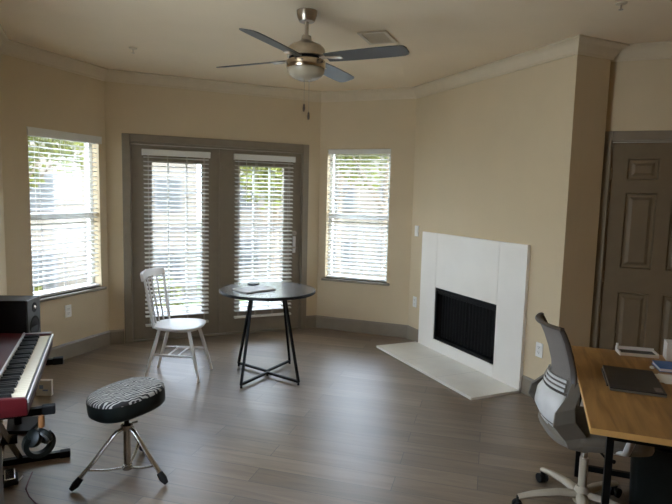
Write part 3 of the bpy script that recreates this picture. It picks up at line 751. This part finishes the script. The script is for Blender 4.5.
bk = MB().loft([[(-.0065, -.047, 0), (.0065, -.047, 0), (.0065, .047, 0), (-.0065, .047, 0)], [(-.0055, -.044, .015), (.0055, -.044, .015), (.0055, .047, .015), (-.0055, .047, .015)]]).build('black_key', M['key_black'], kb)
firstw = firstb = True
for i in range(43):
    o = wk if firstw else wk.copy()
    if not firstw: COL.objects.link(o)
    firstw = False; o.location = (kx + (i + .5) * kw, -KD / 2 + .086, .066)
    if i < 42 and (i % 7) not in (1, 4):
        o = bk if firstb else bk.copy()
        if not firstb: COL.objects.link(o)
        firstb = False; o.location = (kx + (i + 1) * kw, -KD / 2 + .112, .0732)
kn = MB().lathe([(.009, 0), (.009, .012), (.0075, .015)], 14).build('knob', M['key_black'], kb, smooth=True)
for i in range(14):
    o = kn if i == 0 else kn.copy()
    if i: COL.objects.link(o)
    o.location = (-hx + .20 + (i % 7) * .032 + (i // 7) * .42, .075 + (i % 2) * .03, .1005 + (i % 2) * .0028)
for i in range(10):
    MB().box((-hx + .18 + i * .024, .030, .0975), (.009, .006, .003), bev=.001).build('button', M['plastic_white'], kb)

ks = thing('keyboard_stand', 'black X shaped keyboard stand under the red piano', 'stand', (-.42, 3.085, 0), 0)
yA, yB = -.385, .385
AZ = KZ - .0175
for yy in (yA, yB):
    o = MB().box((0, yy, AZ), (.40, .032, .032), bev=.003).build('support_arm', M['black_metal'], ks)
    MB().box((.222, yy, AZ + .002), (.055, .040, .040), bev=.005).build('arm_pad', M['rubber'], o)
    o = MB().box((.01, yy, .022), (.46, .036, .034), bev=.003).build('floor_foot', M['black_metal'], ks)
    for sx_ in (-1, 1): MB().box((.01 + sx_ * .235, yy, .021), (.055, .046, .040), bev=.006).build('end_cap', M['rubber'], o)
for sx_, (y0, y1) in ((-.022, (yA, yB)), (.012, (yB, yA))):
    MB().tube([(sx_, y0, .035), (sx_, y1, AZ - .012)], .017, 4).build('cross_leg', M['steel'], ks)
MB().tube([(-.05, 0, .31), (.05, 0, .31)], .022, 14).build('pivot_bolt', M['black_metal'], ks, smooth=True)

hp = thing('headphones', 'black headphones hanging from the near arm of the keyboard stand', 'headphones', (-.240, 2.690, .442), R(20))
band = [(.056 * math.sin(a), 0, -.056 * math.cos(a)) for a in [R(-128 + 256 * k / 24) for k in range(25)]]
MB().strip(band, .018, .022, (0, 1, 0)).build('headband', M['black_vinyl'], hp, bev=.002)
for sx_ in (-1, 1):
    e_ = MB().lathe([(.018, -.012), (.036, -.013), (.040, -.004), (.040, .008), (.030, .013)], 24).build('ear_cup', M['black_vinyl'], hp, smooth=True)
    e_.location = (sx_ * .024, .0, .028); e_.rotation_euler = (0, R(sx_ * 62), R(25))
    ringp = [(.030 * math.cos(2 * PI * k / 20), .030 * math.sin(2 * PI * k / 20), -.014) for k in range(21)]
    MB().tube(ringp, .008, 8, cap=False).build('ear_pad', M['speaker_grey'], e_, smooth=True)
ah = MB().lathe([(.012, 0.0), (.014, .01), (.013, .045), (.010, .052)], 14, (-.226, 2.666, .524)).build('amber_clip', M['amber'], None, smooth=True)
tag(ah, 'small amber clip on the near arm of the keyboard stand above the headphones', 'clip')

pd = thing('sustain_pedal', 'silver sustain pedal on the floor beside the keyboard stand', 'pedal', (-.435, 3.265, 0), R(8))
MB().box((0, 0, .012), (.078, .12, .022), bev=.006).build('pedal_base', M['rubber'], pd)
MB().box((0, .008, .037), (.052, .10, .012), Matrix.Rotation(R(8), 3, 'X'), bev=.005).build('pedal_plate', M['chrome'], pd)
MB().tube([(.039, -.04, .016), (.060, -.025, .030)], .004, 8).build('side_switch', M['silver'], pd)
mb = MB(); cp_ = [(-.335, 3.33, .004), (-.346, 3.22, .004), (-.350, 3.15, .004), (-.325, 3.06, .004), (-.290, 2.98, .004), (-.235, 2.90, .004), (-.12, 2.84, .004)]
mb.tube(cp_, .003, 6); tag(mb.build('red_cable', mat('dark_red_cable', (.12, .02, .02, 1), .5), smooth=True), 'thin dark red cable lying on the floor by the pedal', 'cable')

cd = thing('paper_card', 'small white printed card standing on the floor beyond the red piano', 'card', (-.36, 4.60, 0), R(-22))
MB().box((0, 0, .062), (.115, .03, .122), bev=.002).build('card_box', M['paper'], cd)
mb = MB(); mb.box((-.018, -.0155, .07), (.03, .001, .03)); mb.box((.012, -.0155, .045), (.04, .001, .012)); mb.build('blue_print', mat('blue_print', (.25, .36, .6, 1), .6), cd)

# monitor speaker on a floor stand
SA = R(60)
spk = thing('studio_monitor', 'black studio monitor speaker on a stand beyond the red piano', 'speaker', (0, 0, .585), 0)
n0 = Vector((-.3875, 3.905)); n1 = Vector((-.330, 4.085)); fd = (n1 - n0).normalized(); bd = Vector((-fd.y, fd.x))
SW, SD, SHt = .19, .25, .285
spk.location = (n0.x + fd.x * SW / 2, n0.y + fd.y * SW / 2, .585); spk.rotation_euler = (0, 0, math.atan2(fd.y, fd.x))
MB().box((0, SD / 2 + .011, SHt / 2), (SW, SD - .0, SHt), bev=.006).build('cabinet', M['speaker_black'], spk)
MB().box((0, .005, SHt / 2), (SW - .002, .012, SHt - .002), bev=.005).build('baffle', M['speaker_grey'], spk)
mb = MB(); mb.tube([(0, -.001, .10), (0, -.003, .10)], .068, 28); mb.build('woofer_rim', M['black_metal'], spk)
mb = MB(); mb.tube([(0, -.003, .10), (0, -.0035, .10), (0, .004, .10)], [.056, .056, .02], 28); mb.build('woofer_cone', M['speaker_black'], spk, smooth=True)
mb = MB(); mb.tube([(0, -.001, .225), (0, -.004, .225)], .032, 24); t_ = mb.build('tweeter_ring', M['black_metal'], spk)
mb = MB(); mb.tube([(0, -.004, .225), (0, -.010, .225), (0, -.013, .225)], [.014, .011, .003], 16); mb.build('tweeter_dome', M['chrome'], t_, smooth=True)
st = thing('speaker_stand', 'black floor stand carrying the studio monitor', 'stand', (spk.location.x + bd.x * SD * .5, spk.location.y + bd.y * SD * .5, 0), spk.rotation_euler.z)
MB().box((0, 0, .012), (.24, .24, .022), bev=.004).build('base_plate', M['black_metal'], st)
MB().tube([(0, 0, .022), (0, 0, .566)], .022, 14).build('pole', M['black_metal'], st, smooth=True)
MB().box((0, 0, .575), (.19, .19, .018), bev=.003).build('top_plate', M['black_metal'], st)

# dark wood cabinet at the left edge (only its corner shows)
cb = thing('side_cabinet', 'dark wood cabinet corner at the bottom left edge below the red piano', 'cabinet', (-.500, 2.405, 0), 0)
MB().box((0, 0, .262), (.224, .48, .476), bev=.003).build('carcass', M['walnut'], cb)
MB().box((.002, 0, .508), (.240, .50, .020), bev=.003).build('cabinet_top', M['walnut'], cb)
MB().box((0, 0, .012), (.20, .42, .022)).build('plinth', M['soot'], cb)
dr = MB().box((.1185, 0, .262), (.012, .44, .44), bev=.002).build('door', M['walnut'], cb)
MB().tube([(.125, -.17, .30), (.142, -.17, .30)], .009, 12).build('door_knob', M['nickel'], dr, smooth=True)

# ------------------------------------------------------------------ desk
P1 = Vector((2.524, 2.264)); P2 = Vector((1.676, 1.385))
du = (P1 - P2).normalized(); dv = Vector((du.y, -du.x)); DL = (P1 - P2).length; DWd = .74; DH = .75
dk = thing('desk', 'oak topped desk with black metal legs at the lower right', 'desk', (P2.x, P2.y, 0), math.atan2(du.y, du.x))
# local: x from P2 to P1, -y across the desk (away from the chair side)
MB().box((DL / 2, -DWd / 2, DH - .011), (DL - .004, DWd - .004, .022)).build('desktop', M['desk'], dk)
mb = MB()
mb.box((DL / 2, -.001, DH - .0112), (DL, .003, .0228)); mb.box((DL / 2, -DWd + .001, DH - .0112), (DL, .003, .0228))
mb.box((.001, -DWd / 2, DH - .0112), (.003, DWd - .006, .0228)); mb.box((DL - .001, -DWd / 2, DH - .0112), (.003, DWd - .006, .0228))
mb.build('edge_band', M['desk_edge'], dk)
for x in (.055, DL - .065):
    for y in (-.075, -DWd + .045):
        MB().box((x, y, (DH - .024) / 2 + .0), (.025, .025, DH - .026)).build('leg', M['black_metal'], dk)
    MB().box((x, -DWd / 2 - .015, .060), (.024, DWd - .145, .030)).build('cross_bar', M['black_metal'], dk)
    MB().box((x, -DWd / 2 - .015, DH - .038), (.024, DWd - .145, .028)).build('top_rail', M['black_metal'], dk)
MB().box((DL / 2, -DWd + .045, DH - .04), (DL - .16, .028, .03)).build('back_rail', M['black_metal'], dk)

lp = thing('laptop', 'closed dark laptop with a sticker lying on the oak desk', 'laptop', (2.291, 1.688, DH + .001), R(45))
MB().box((0, 0, .0055), (.352, .222, .009), bev=.003).build('base', M['laptop_edge'], lp)
ld = MB().box((0, 0, .0135), (.352, .222, .006), bev=.002).build('lid', M['laptop'], lp)
MB().box((-.128, -.085, .0168), (.058, .030, .0006)).build('sticker', M['sticker'], ld)
MB().tube([(-.13, .117, .009), (.13, .117, .009)], .004, 8).build('hinge', M['laptop'], lp)

def dpos(u, v, zz=DH): q = P2 + du * u + dv * v; return (q.x, q.y, zz + .0008)
da = math.atan2(du.y, du.x)
def place_d(px_u, px_v): return dpos(px_u, px_v)
ty = thing('desk_tray', 'low white tray with a dark inset at the far end of the oak desk', 'tray', (2.728, 1.997, DH + .0008), R(-38))
MB().box((0, 0, .006), (.195, .10, .011), bev=.003).build('tray_base', M['plastic_white'], ty)
mb = MB(); mb.box((0, .046, .021), (.195, .008, .020), bev=.002); mb.box((0, -.046, .014), (.195, .008, .008), bev=.002)
for sx_ in (-1, 1): mb.box((sx_ * .094, 0, .016), (.008, .09, .014), bev=.002)
mb.build('tray_rim', M['plastic_white'], ty)
MB().box((0, .0, .0125), (.175, .08, .002)).build('tray_liner', M['laptop'], ty)
MB().tube([(-.092, .02, .022), (-.092, .034, .048)], .007, 10).build('post', M['plastic_white'], ty)
bx = thing('pen_holder', 'white open pen holder box near the right edge of the oak desk', 'pen holder', (2.842, 1.862, DH + .0008), R(-45))
mb = MB(); bw, bh = .09, .095
mb.box((0, 0, .003), (bw, bw, .005))
for sx_ in (-1, 1):
    mb.box((sx_ * (bw / 2 - .003), 0, bh / 2 + .004), (.006, bw, bh - .004)); mb.box((0, sx_ * (bw / 2 - .003), bh / 2 + .004), (bw - .012, .006, bh - .004))
mb.build('holder_box', M['plastic_white'], bx)
for i, (dx, dy, t1, t2, c_) in enumerate(((-.02, .01, .05, .02, 'laptop'), (.0, -.015, -.03, .06, 'laptop'), (.02, .015, .04, -.05, 'speaker_grey'), (-.012, -.02, -.05, -.03, 'silver'))):
    pn = MB().tube([(0, 0, 0), (0, 0, .118), (0, 0, .132)], [.0045, .0045, .0015], 8).build('pen', M[c_], None, smooth=True)
    pn.location = (2.842 + dx, 1.862 + dy, DH + .0085); pn.rotation_euler = (t1 * 2, t2 * 2, 0)
    tag(pn, ['dark pen leaning left in the white pen holder', 'dark pen leaning toward the near side in the white pen holder', 'dark grey pen leaning right in the white pen holder', 'silver pen in the white pen holder'][i], 'pen', 'pens in the white holder')
bb_ = thing('blue_book', 'blue covered book lying beside the white pen holder on the desk', 'book', (2.690, 1.735, DH + .0008), R(-40))
MB().box((0, 0, .0095), (.20, .135, .014)).build('page_block', M['paper'], bb_)
MB().box((0, 0, .018), (.206, .14, .003), bev=.001).build('cover', M['blue'], bb_)
MB().box((0, 0, .0012), (.206, .14, .0022)).build('back_cover', M['blue'], bb_)
for i, (x, y, a, zz) in enumerate(((2.545, 1.625, -30, 0), (2.535, 1.600, -52, .0012))):
    pp = MB().box((0, 0, .0005), (.21, .148, .0008)).build('paper_sheet', M['paper'], None, (x, y, DH + .0008 + zz), R(a))
    tag(pp, ['loose white sheet under another sheet beside the laptop', 'loose white sheet on top of another beside the laptop'][i], 'paper', 'loose papers on the desk')
eb = MB().lathe([(.004, 0), (.010, .002), (.011, .008), (.006, .013)], 14).build('white_cap', M['plastic_white'], None, (2.575, 1.795, DH + .0008), smooth=True)
tag(eb, 'tiny white cap lying on the desk between laptop and blue book', 'cap')

# black bin under the desk
bn = thing('waste_bin', 'black rounded waste bin on the floor under the oak desk', 'bin', (2.665, 1.775, 0), R(33))
def rrect(w, d, r, zz, n=6):
    out = []
    for cx_, cy_, a0 in ((w / 2 - r, d / 2 - r, 0), (-w / 2 + r, d / 2 - r, 90), (-w / 2 + r, -d / 2 + r, 180), (w / 2 - r, -d / 2 + r, 270)):
        for k in range(n + 1):
            a = R(a0 + 90 * k / n); out.append((cx_ + r * math.cos(a), cy_ + r * math.sin(a), zz))
    return out
MB().loft([rrect(.17, .235, .04, .001), rrect(.19, .26, .045, .335), rrect(.175, .245, .04, .335), rrect(.155, .22, .035, .02)]).build('bin_body', M['black_vinyl'], bn, smooth=True)
MB().loft([rrect(.20, .27, .05, .325), rrect(.20, .27, .05, .345), rrect(.18, .25, .045, .345), rrect(.18, .25, .045, .325)]).build('rim', M['black_vinyl'], bn, smooth=True)

# ------------------------------------------------------------------ office chair (local +x = facing)
CX, CY = 2.245, 1.880
oc = thing('office_chair', 'grey mesh back office chair on a pale five star base beside the desk', 'office chair', (CX, CY, 0), R(-29))
# base
MB().lathe([(.030, .060), (.040, .066), (.042, .100), (.034, .135), (.027, .150)], 20).build('base_hub', M['base_beige'], oc, smooth=True)
for k in range(5):
    a = R(110 + 72 * k); d = Vector((math.cos(a), math.sin(a), 0))
    tip = d * .315
    MB().tube([d * .02 + Vector((0, 0, .105)), d * .12 + Vector((0, 0, .108)), d * .24 + Vector((0, 0, .092)), tip + Vector((0, 0, .074))], [.026, .024, .020, .016], 10, squash=(1.15, .75)).build('base_leg', M['base_beige'], oc, smooth=True)
    cs = MB(); pr = Vector((-d.y, d.x, 0)); wc = tip + d * -.0 + Vector((0, 0, .0265))
    for s2 in (-1, 1): cs.tube([wc + pr * s2 * .010, wc + pr * s2 * .024], .0255, 16)
    cs.tube([tip + Vector((0, 0, .030)), tip + Vector((0, 0, .078))], .010, 10)
    cs.build('caster', M['rubber'], oc, smooth=True)
MB().tube([(0, 0, .14), (0, 0, .30)], .021, 14).build('column_cover', M['base_beige'], oc, smooth=True)
MB().tube([(0, 0, .28), (0, 0, .40)], .014, 14).build('gas_lift', M['chrome'], oc, smooth=True)
MB().box((.01, 0, .402), (.20, .13, .035), bev=.012).build('tilt_mechanism', M['black_metal'], oc)
MB().tube([(.02, -.06, .395), (.03, -.17, .385), (.05, -.22, .390)], [.006, .006, .010], 8).build('lever', M['black_metal'], oc, smooth=True)
# seat
def seat_o(zz, k, dx=0):
    pts = []
    for i in range(44):
        a = 2 * PI * i / 44; c_, s2 = math.cos(a), math.sin(a)
        ex = math.copysign(abs(c_) ** .6, c_); ey = math.copysign(abs(s2) ** .6, s2)
        pts.append((.035 + dx + ex * .245 * k, ey * (.238 - .012 * ex) * k, zz + (.012 if ex < 0 else -.022 * max(0, ex) ** 3)))
    return pts
MB().loft([seat_o(.418, .90), seat_o(.424, .98), seat_o(.440, 1.0), seat_o(.452, .99)]).build('seat_pan', M['chair_wing'], oc, smooth=True)
MB().loft([seat_o(.448, .985), seat_o(.462, .99), seat_o(.480, .96), seat_o(.488, .85), seat_o(.486, .5), seat_o(.484, .15)]).build('seat', M['seat_fabric'], oc, smooth=True, angle=60)
# back: profile (x,z) of the centre line, half width
prof = [(x + .048, .455 + (z_ - .455) * .965, w) for x, z_, w in [(-.205, .455, .19), (-.255, .50, .20), (-.285, .56, .205), (-.278, .62, .195), (-.246, .68, .168), (-.226, .74, .146), (-.232, .80, .140), (-.250, .87, .145), (-.274, .94, .158), (-.295, .985, .168), (-.309, 1.01, .170)]]
def bpt(i, u):
    x, zz, w = prof[i]; return Vector((x + .055 * (u * u) , u * w, zz))
def surf(i0, i1, u0, u1, th, inset=0.0):
    nu = 14; rings = []
    for i in range(i0, i1 + 1):
        f = [bpt(i, u0 + (u1 - u0) * k / nu) for k in range(nu + 1)]
        rings.append([p + Vector((inset, 0, 0)) for p in f] + [p + Vector((inset - th, 0, 0)) for p in f[::-1]])
    return MB().loft(rings)
surf(4, 10, -.94, .94, .006, .004).build('mesh_panel', M['chair_mesh'], oc, smooth=True, angle=60)
surf(0, 4, -.86, .86, .010).build('lower_shell', M['chair_shell'], oc, smooth=True, angle=60)
for s2 in (-1, 1):
    MB().tube([bpt(i, s2 * .97) for i in range(4, 11)], [.013, .013, .012, .012, .011, .011, .011], 8, squash=(1.3, .8)).build('side_frame', M['chair_frame'], oc, smooth=True)
    # wing sweeping from the frame back, down and forward to the seat
    path = [bpt(5, s2 * 1.0), bpt(4, s2 * 1.03), bpt(3, s2 * 1.05) + Vector((-.012, 0, 0)), bpt(2, s2 * 1.06) + Vector((-.010, 0, 0)), bpt(1, s2 * 1.07) + Vector((.015, 0, -.01)), Vector((-.125, s2 * .226, .452)), Vector((-.06, s2 * .226, .436))]
    wd = [.018, .032, .046, .052, .050, .040, .028]
    rings = []
    for p, w_ in zip(path, wd): pass
    MB().strip(path, wd, .014, (1, 0, .25)).build('side_wing', M['chair_wing'], oc, bev=.004)
MB().tube([bpt(10, -1 + 2 * k / 10) for k in range(11)], .012, 8, squash=(1.2, .8)).build('top_rail', M['chair_frame'], oc, smooth=True)
mb = MB(); mb.tube([bpt(4, -.95 + 1.9 * k / 12) + Vector((-.012, 0, .0)) for k in range(13)], .006, 8); mb.build('lumbar_band', M['chair_frame'], oc, smooth=True)
for k, zf in enumerate((0, .35, .7)):
    MB().strip([bpt(4, -.85 + 1.7 * j / 12).lerp(bpt(5, -.85 + 1.7 * j / 12), zf) + Vector((-.013, 0, .016)) for j in range(13)], .007, .004, (0, 0, 1)).build('lumbar_slat', M['chair_shell'], oc)
MB().tube([bpt(1, -.86 + 1.72 * k / 12) + Vector((-.012, 0, .02)) for k in range(13)], .009, 8).build('lower_band', M['chair_frame'], oc, smooth=True)
MB().strip([(-.02, 0, .405), (-.12, 0, .415), (-.17, 0, .445), (-.212, 0, .50)], [.05, .05, .045, .04], .014, (0, 1, 0)).build('back_bracket', M['chair_shell'], oc, bev=.003)
for s2 in (-1, 1):
    MB().tube([(.06, s2 * .20, .43), (.08, s2 * .262, .45), (.10, s2 * .275, .53), (.10, s2 * .275, .655)], .017, 10, squash=(1.4, .7)).build('arm_post', M['chair_shell'], oc, smooth=True)
    MB().box((.10, s2 * .275, .668), (.21, .075, .026), bev=.011).build('armrest', M['chair_wing'], oc)

# ------------------------------------------------------------------ warm fill lamps added on the ceiling, unseen behind the viewer
def fill_lamp(x, y, label, watts):
    lm = thing('fill_lamp', label, 'fill lamp', (x, y, CE), 0, 'added fill lamps behind the viewer')
    MB().lathe([(.15, -.030), (.165, -.026), (.17, -.012), (.165, -.0006)], 28).build('lamp_base', M['nickel'], lm, smooth=True)
    MB().lathe([(.004, -.088), (.05, -.084), (.10, -.070), (.135, -.048), (.145, -.030)], 28).build('lamp_shade', M['bowl'], lm, smooth=True)
    d = bpy.data.lights.new('fill_light', 'AREA'); d.shape = 'DISK'; d.size = .3; d.energy = watts; d.color = (1.0, 0.70, 0.42)
    o = bpy.data.objects.new('fill_light', d); COL.objects.link(o); o.parent = lm; o.location = (0, 0, -.10)
fill_lamp(1.6, -1.3, 'round fill lamp added behind the viewer, nearer the desk', FILL_W)
fill_lamp(3.4, -0.8, 'round fill lamp added behind the viewer, nearer the far right wall', FILL_W)

# ------------------------------------------------------------------ outside
o = MB().prism([(-3.2, 6.12), (6.2, 6.12), (6.2, 8.15), (-3.2, 8.15)], -.26, -.10).build('balcony_floor_outside', M['concrete']); struct(o, 'concrete balcony floor outside the doors', 'balcony')
rl = thing('balcony_railing', 'taupe metal balcony railing seen through the blinds', 'railing', (1.5, 8.02, -.10))
MB().box((0, 0, 1.155), (9.2, .055, .045), bev=.004).build('top_rail', M['rail'], rl)
MB().box((0, 0, .10), (9.2, .04, .035)).build('bottom_rail', M['rail'], rl)
bl = MB().box((0, 0, .625), (.020, .020, 1.02)).build('baluster', M['rail'], rl)
nb_ = 72
for i in range(nb_):
    o = bl if i == 0 else bl.copy()
    if i: COL.objects.link(o)
    o.location = (-4.5 + i * 9.0 / (nb_ - 1), 0, 0)
for x in (-4.56, -1.55, 1.5, 4.56): MB().box((x, 0, .60), (.06, .06, 1.20)).build('post', M['rail'], rl)
o = MB().prism([(-40, 6.6), (60, 6.6), (60, 90), (-40, 90)], -3.4, -3.1).build('ground_outside', M['lawn']); struct(o, 'lawn below the balcony', 'lawn')
o = MB().prism([(-40, 12), (60, 12), (60, 19), (-40, 19)], -3.1, -3.08).build('road_outside', M['asphalt']); struct(o, 'grey driveway below the balcony', 'road')

def building(x, y, w, d, h, a, label):
    bd_ = thing('apartment_building', label, 'building', (x, y, -3.1), a)
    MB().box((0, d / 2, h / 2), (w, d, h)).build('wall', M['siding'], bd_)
    mb = MB(); mb.loft([[(-w / 2 - .4, -.5, h), (w / 2 + .4, -.5, h), (w / 2 + .4, d + .5, h), (-w / 2 - .4, d + .5, h)], [(-w / 2 - .4, -.5, h + .15), (w / 2 + .4, -.5, h + .15), (w / 2 + .4, d + .5, h + .15), (-w / 2 - .4, d + .5, h + .15)],
                       [(-w / 2 + 1.2, d / 2 - .1, h + 2.2), (w / 2 - 1.2, d / 2 - .1, h + 2.2), (w / 2 - 1.2, d / 2 + .1, h + 2.2), (-w / 2 + 1.2, d / 2 + .1, h + 2.2)]])
    mb.build('roof', M['roof'], bd_)
    n = int(w // 2.3)
    for fl in range(int(h // 2.9)):
        for i in range(n):
            xx = -w / 2 + (i + .5) * w / n; zz = fl * 2.9 + 1.6
            wf = MB().box((xx, -.03, zz), (1.05, .08, 1.4)).build('window', M['rail'], bd_)
            MB().box((xx, -.075, zz), (.90, .02, 1.25)).build('pane', M['ext_glass'], wf)
building(-.6, 23, 9.2, 8, 8.8, R(2), 'pale sided apartment building seen through the left door blind')
building(13.4, 26, 15, 7, 8.8, R(-10), 'pale sided apartment building far behind the trees')

def tree(x, y, h, r, m, label, n=1500, z0=-3.1, trunk=True, sq=1.0):
    t_ = thing('leafy_tree' if trunk else 'round_shrub', label, 'tree' if trunk else 'shrub', (x, y, z0), random.uniform(0, 6))
    if trunk:
        mb = MB(); mb.tube([(0, 0, 0), (.05, .03, h * .3), (0, .05, h * .6), (.05, 0, h * .85)], [.14, .11, .08, .03], 8)
        for k in range(6):
            a = k * 1.05; mb.tube([(0, .03, h * .45 + k * .1), (math.cos(a) * r * .6, math.sin(a) * r * .6, h * .62 + k * .12)], [.05, .015], 6)
        mb.build('trunk', M['bark'], t_)
    mb = MB(); zc = h - r * sq if trunk else h * .5
    blobs = [(random.gauss(0, .38) * r, random.gauss(0, .38) * r, zc + random.uniform(-.55, .55) * r * sq, r * random.uniform(.32, .55)) for _ in range(14)] if trunk else [(0, 0, zc, r)]
    for i in range(n):
        bx_, by_, bz_, br_ = random.choice(blobs)
        v = Vector((random.gauss(0, 1), random.gauss(0, 1), random.gauss(0, 1))).normalized() * br_ * random.uniform(.55, 1.05)
        if not trunk: v = Vector((v.x, v.y, v.z * h / (2 * r)))
        p = Vector((bx_, by_, bz_)) + v
        s_l = random.uniform(.07, .14)
        q = Vector((random.gauss(0, 1), random.gauss(0, 1), random.gauss(0, 1) + .6)).normalized().to_track_quat('Z', 'Y').to_matrix() @ Matrix.Rotation(random.uniform(0, 6), 3, 'Z')
        vs = [mb.b.verts.new(p + q @ Vector((a * s_l, b * s_l * .55, c_ * s_l))) for a, b, c_ in ((-1, 0, 0), (0, -1, .12), (1, 0, 0), (0, 1, .12))]
        mb.b.faces.new(vs)
    mb.build('foliage', m, t_)
    return t_
tg = 'trees outside'
tree(-1.75, 13.0, 8.0, 1.9, M['leaf'], 'yellow green tree outside the left edge of the left window', 2600)
tree(4.4, 13.6, 7.5, 1.7, M['leaf'], 'yellow green tree outside behind the right door blind', 2600)
tree(7.9, 14.2, 8.6, 1.9, M['leaf'], 'yellow green tree outside the left part of the right window', 3000)
tree(9.2, 20.2, 9.4, 2.3, M['leaf'], 'tall yellow green tree outside the right part of the right window', 3000)
tree(15.6, 21.0, 8.6, 2.4, M['leaf2'], 'darker tree farther away outside the right window', 2600)
for i, (x, y) in enumerate(((.2, 20.4), (2.3, 20.7), (4.4, 20.2), (-2.1, 20.6))):
    tree(x, y, 1.5, .8, M['leaf'], ['green shrub outside in front of the pale building, behind the left door blind', 'second green shrub in front of the pale building, behind the left door blind', 'green shrub at the right corner of the pale building', 'green shrub outside the left window at the foot of the pale building'][i], 700, -3.1, False)
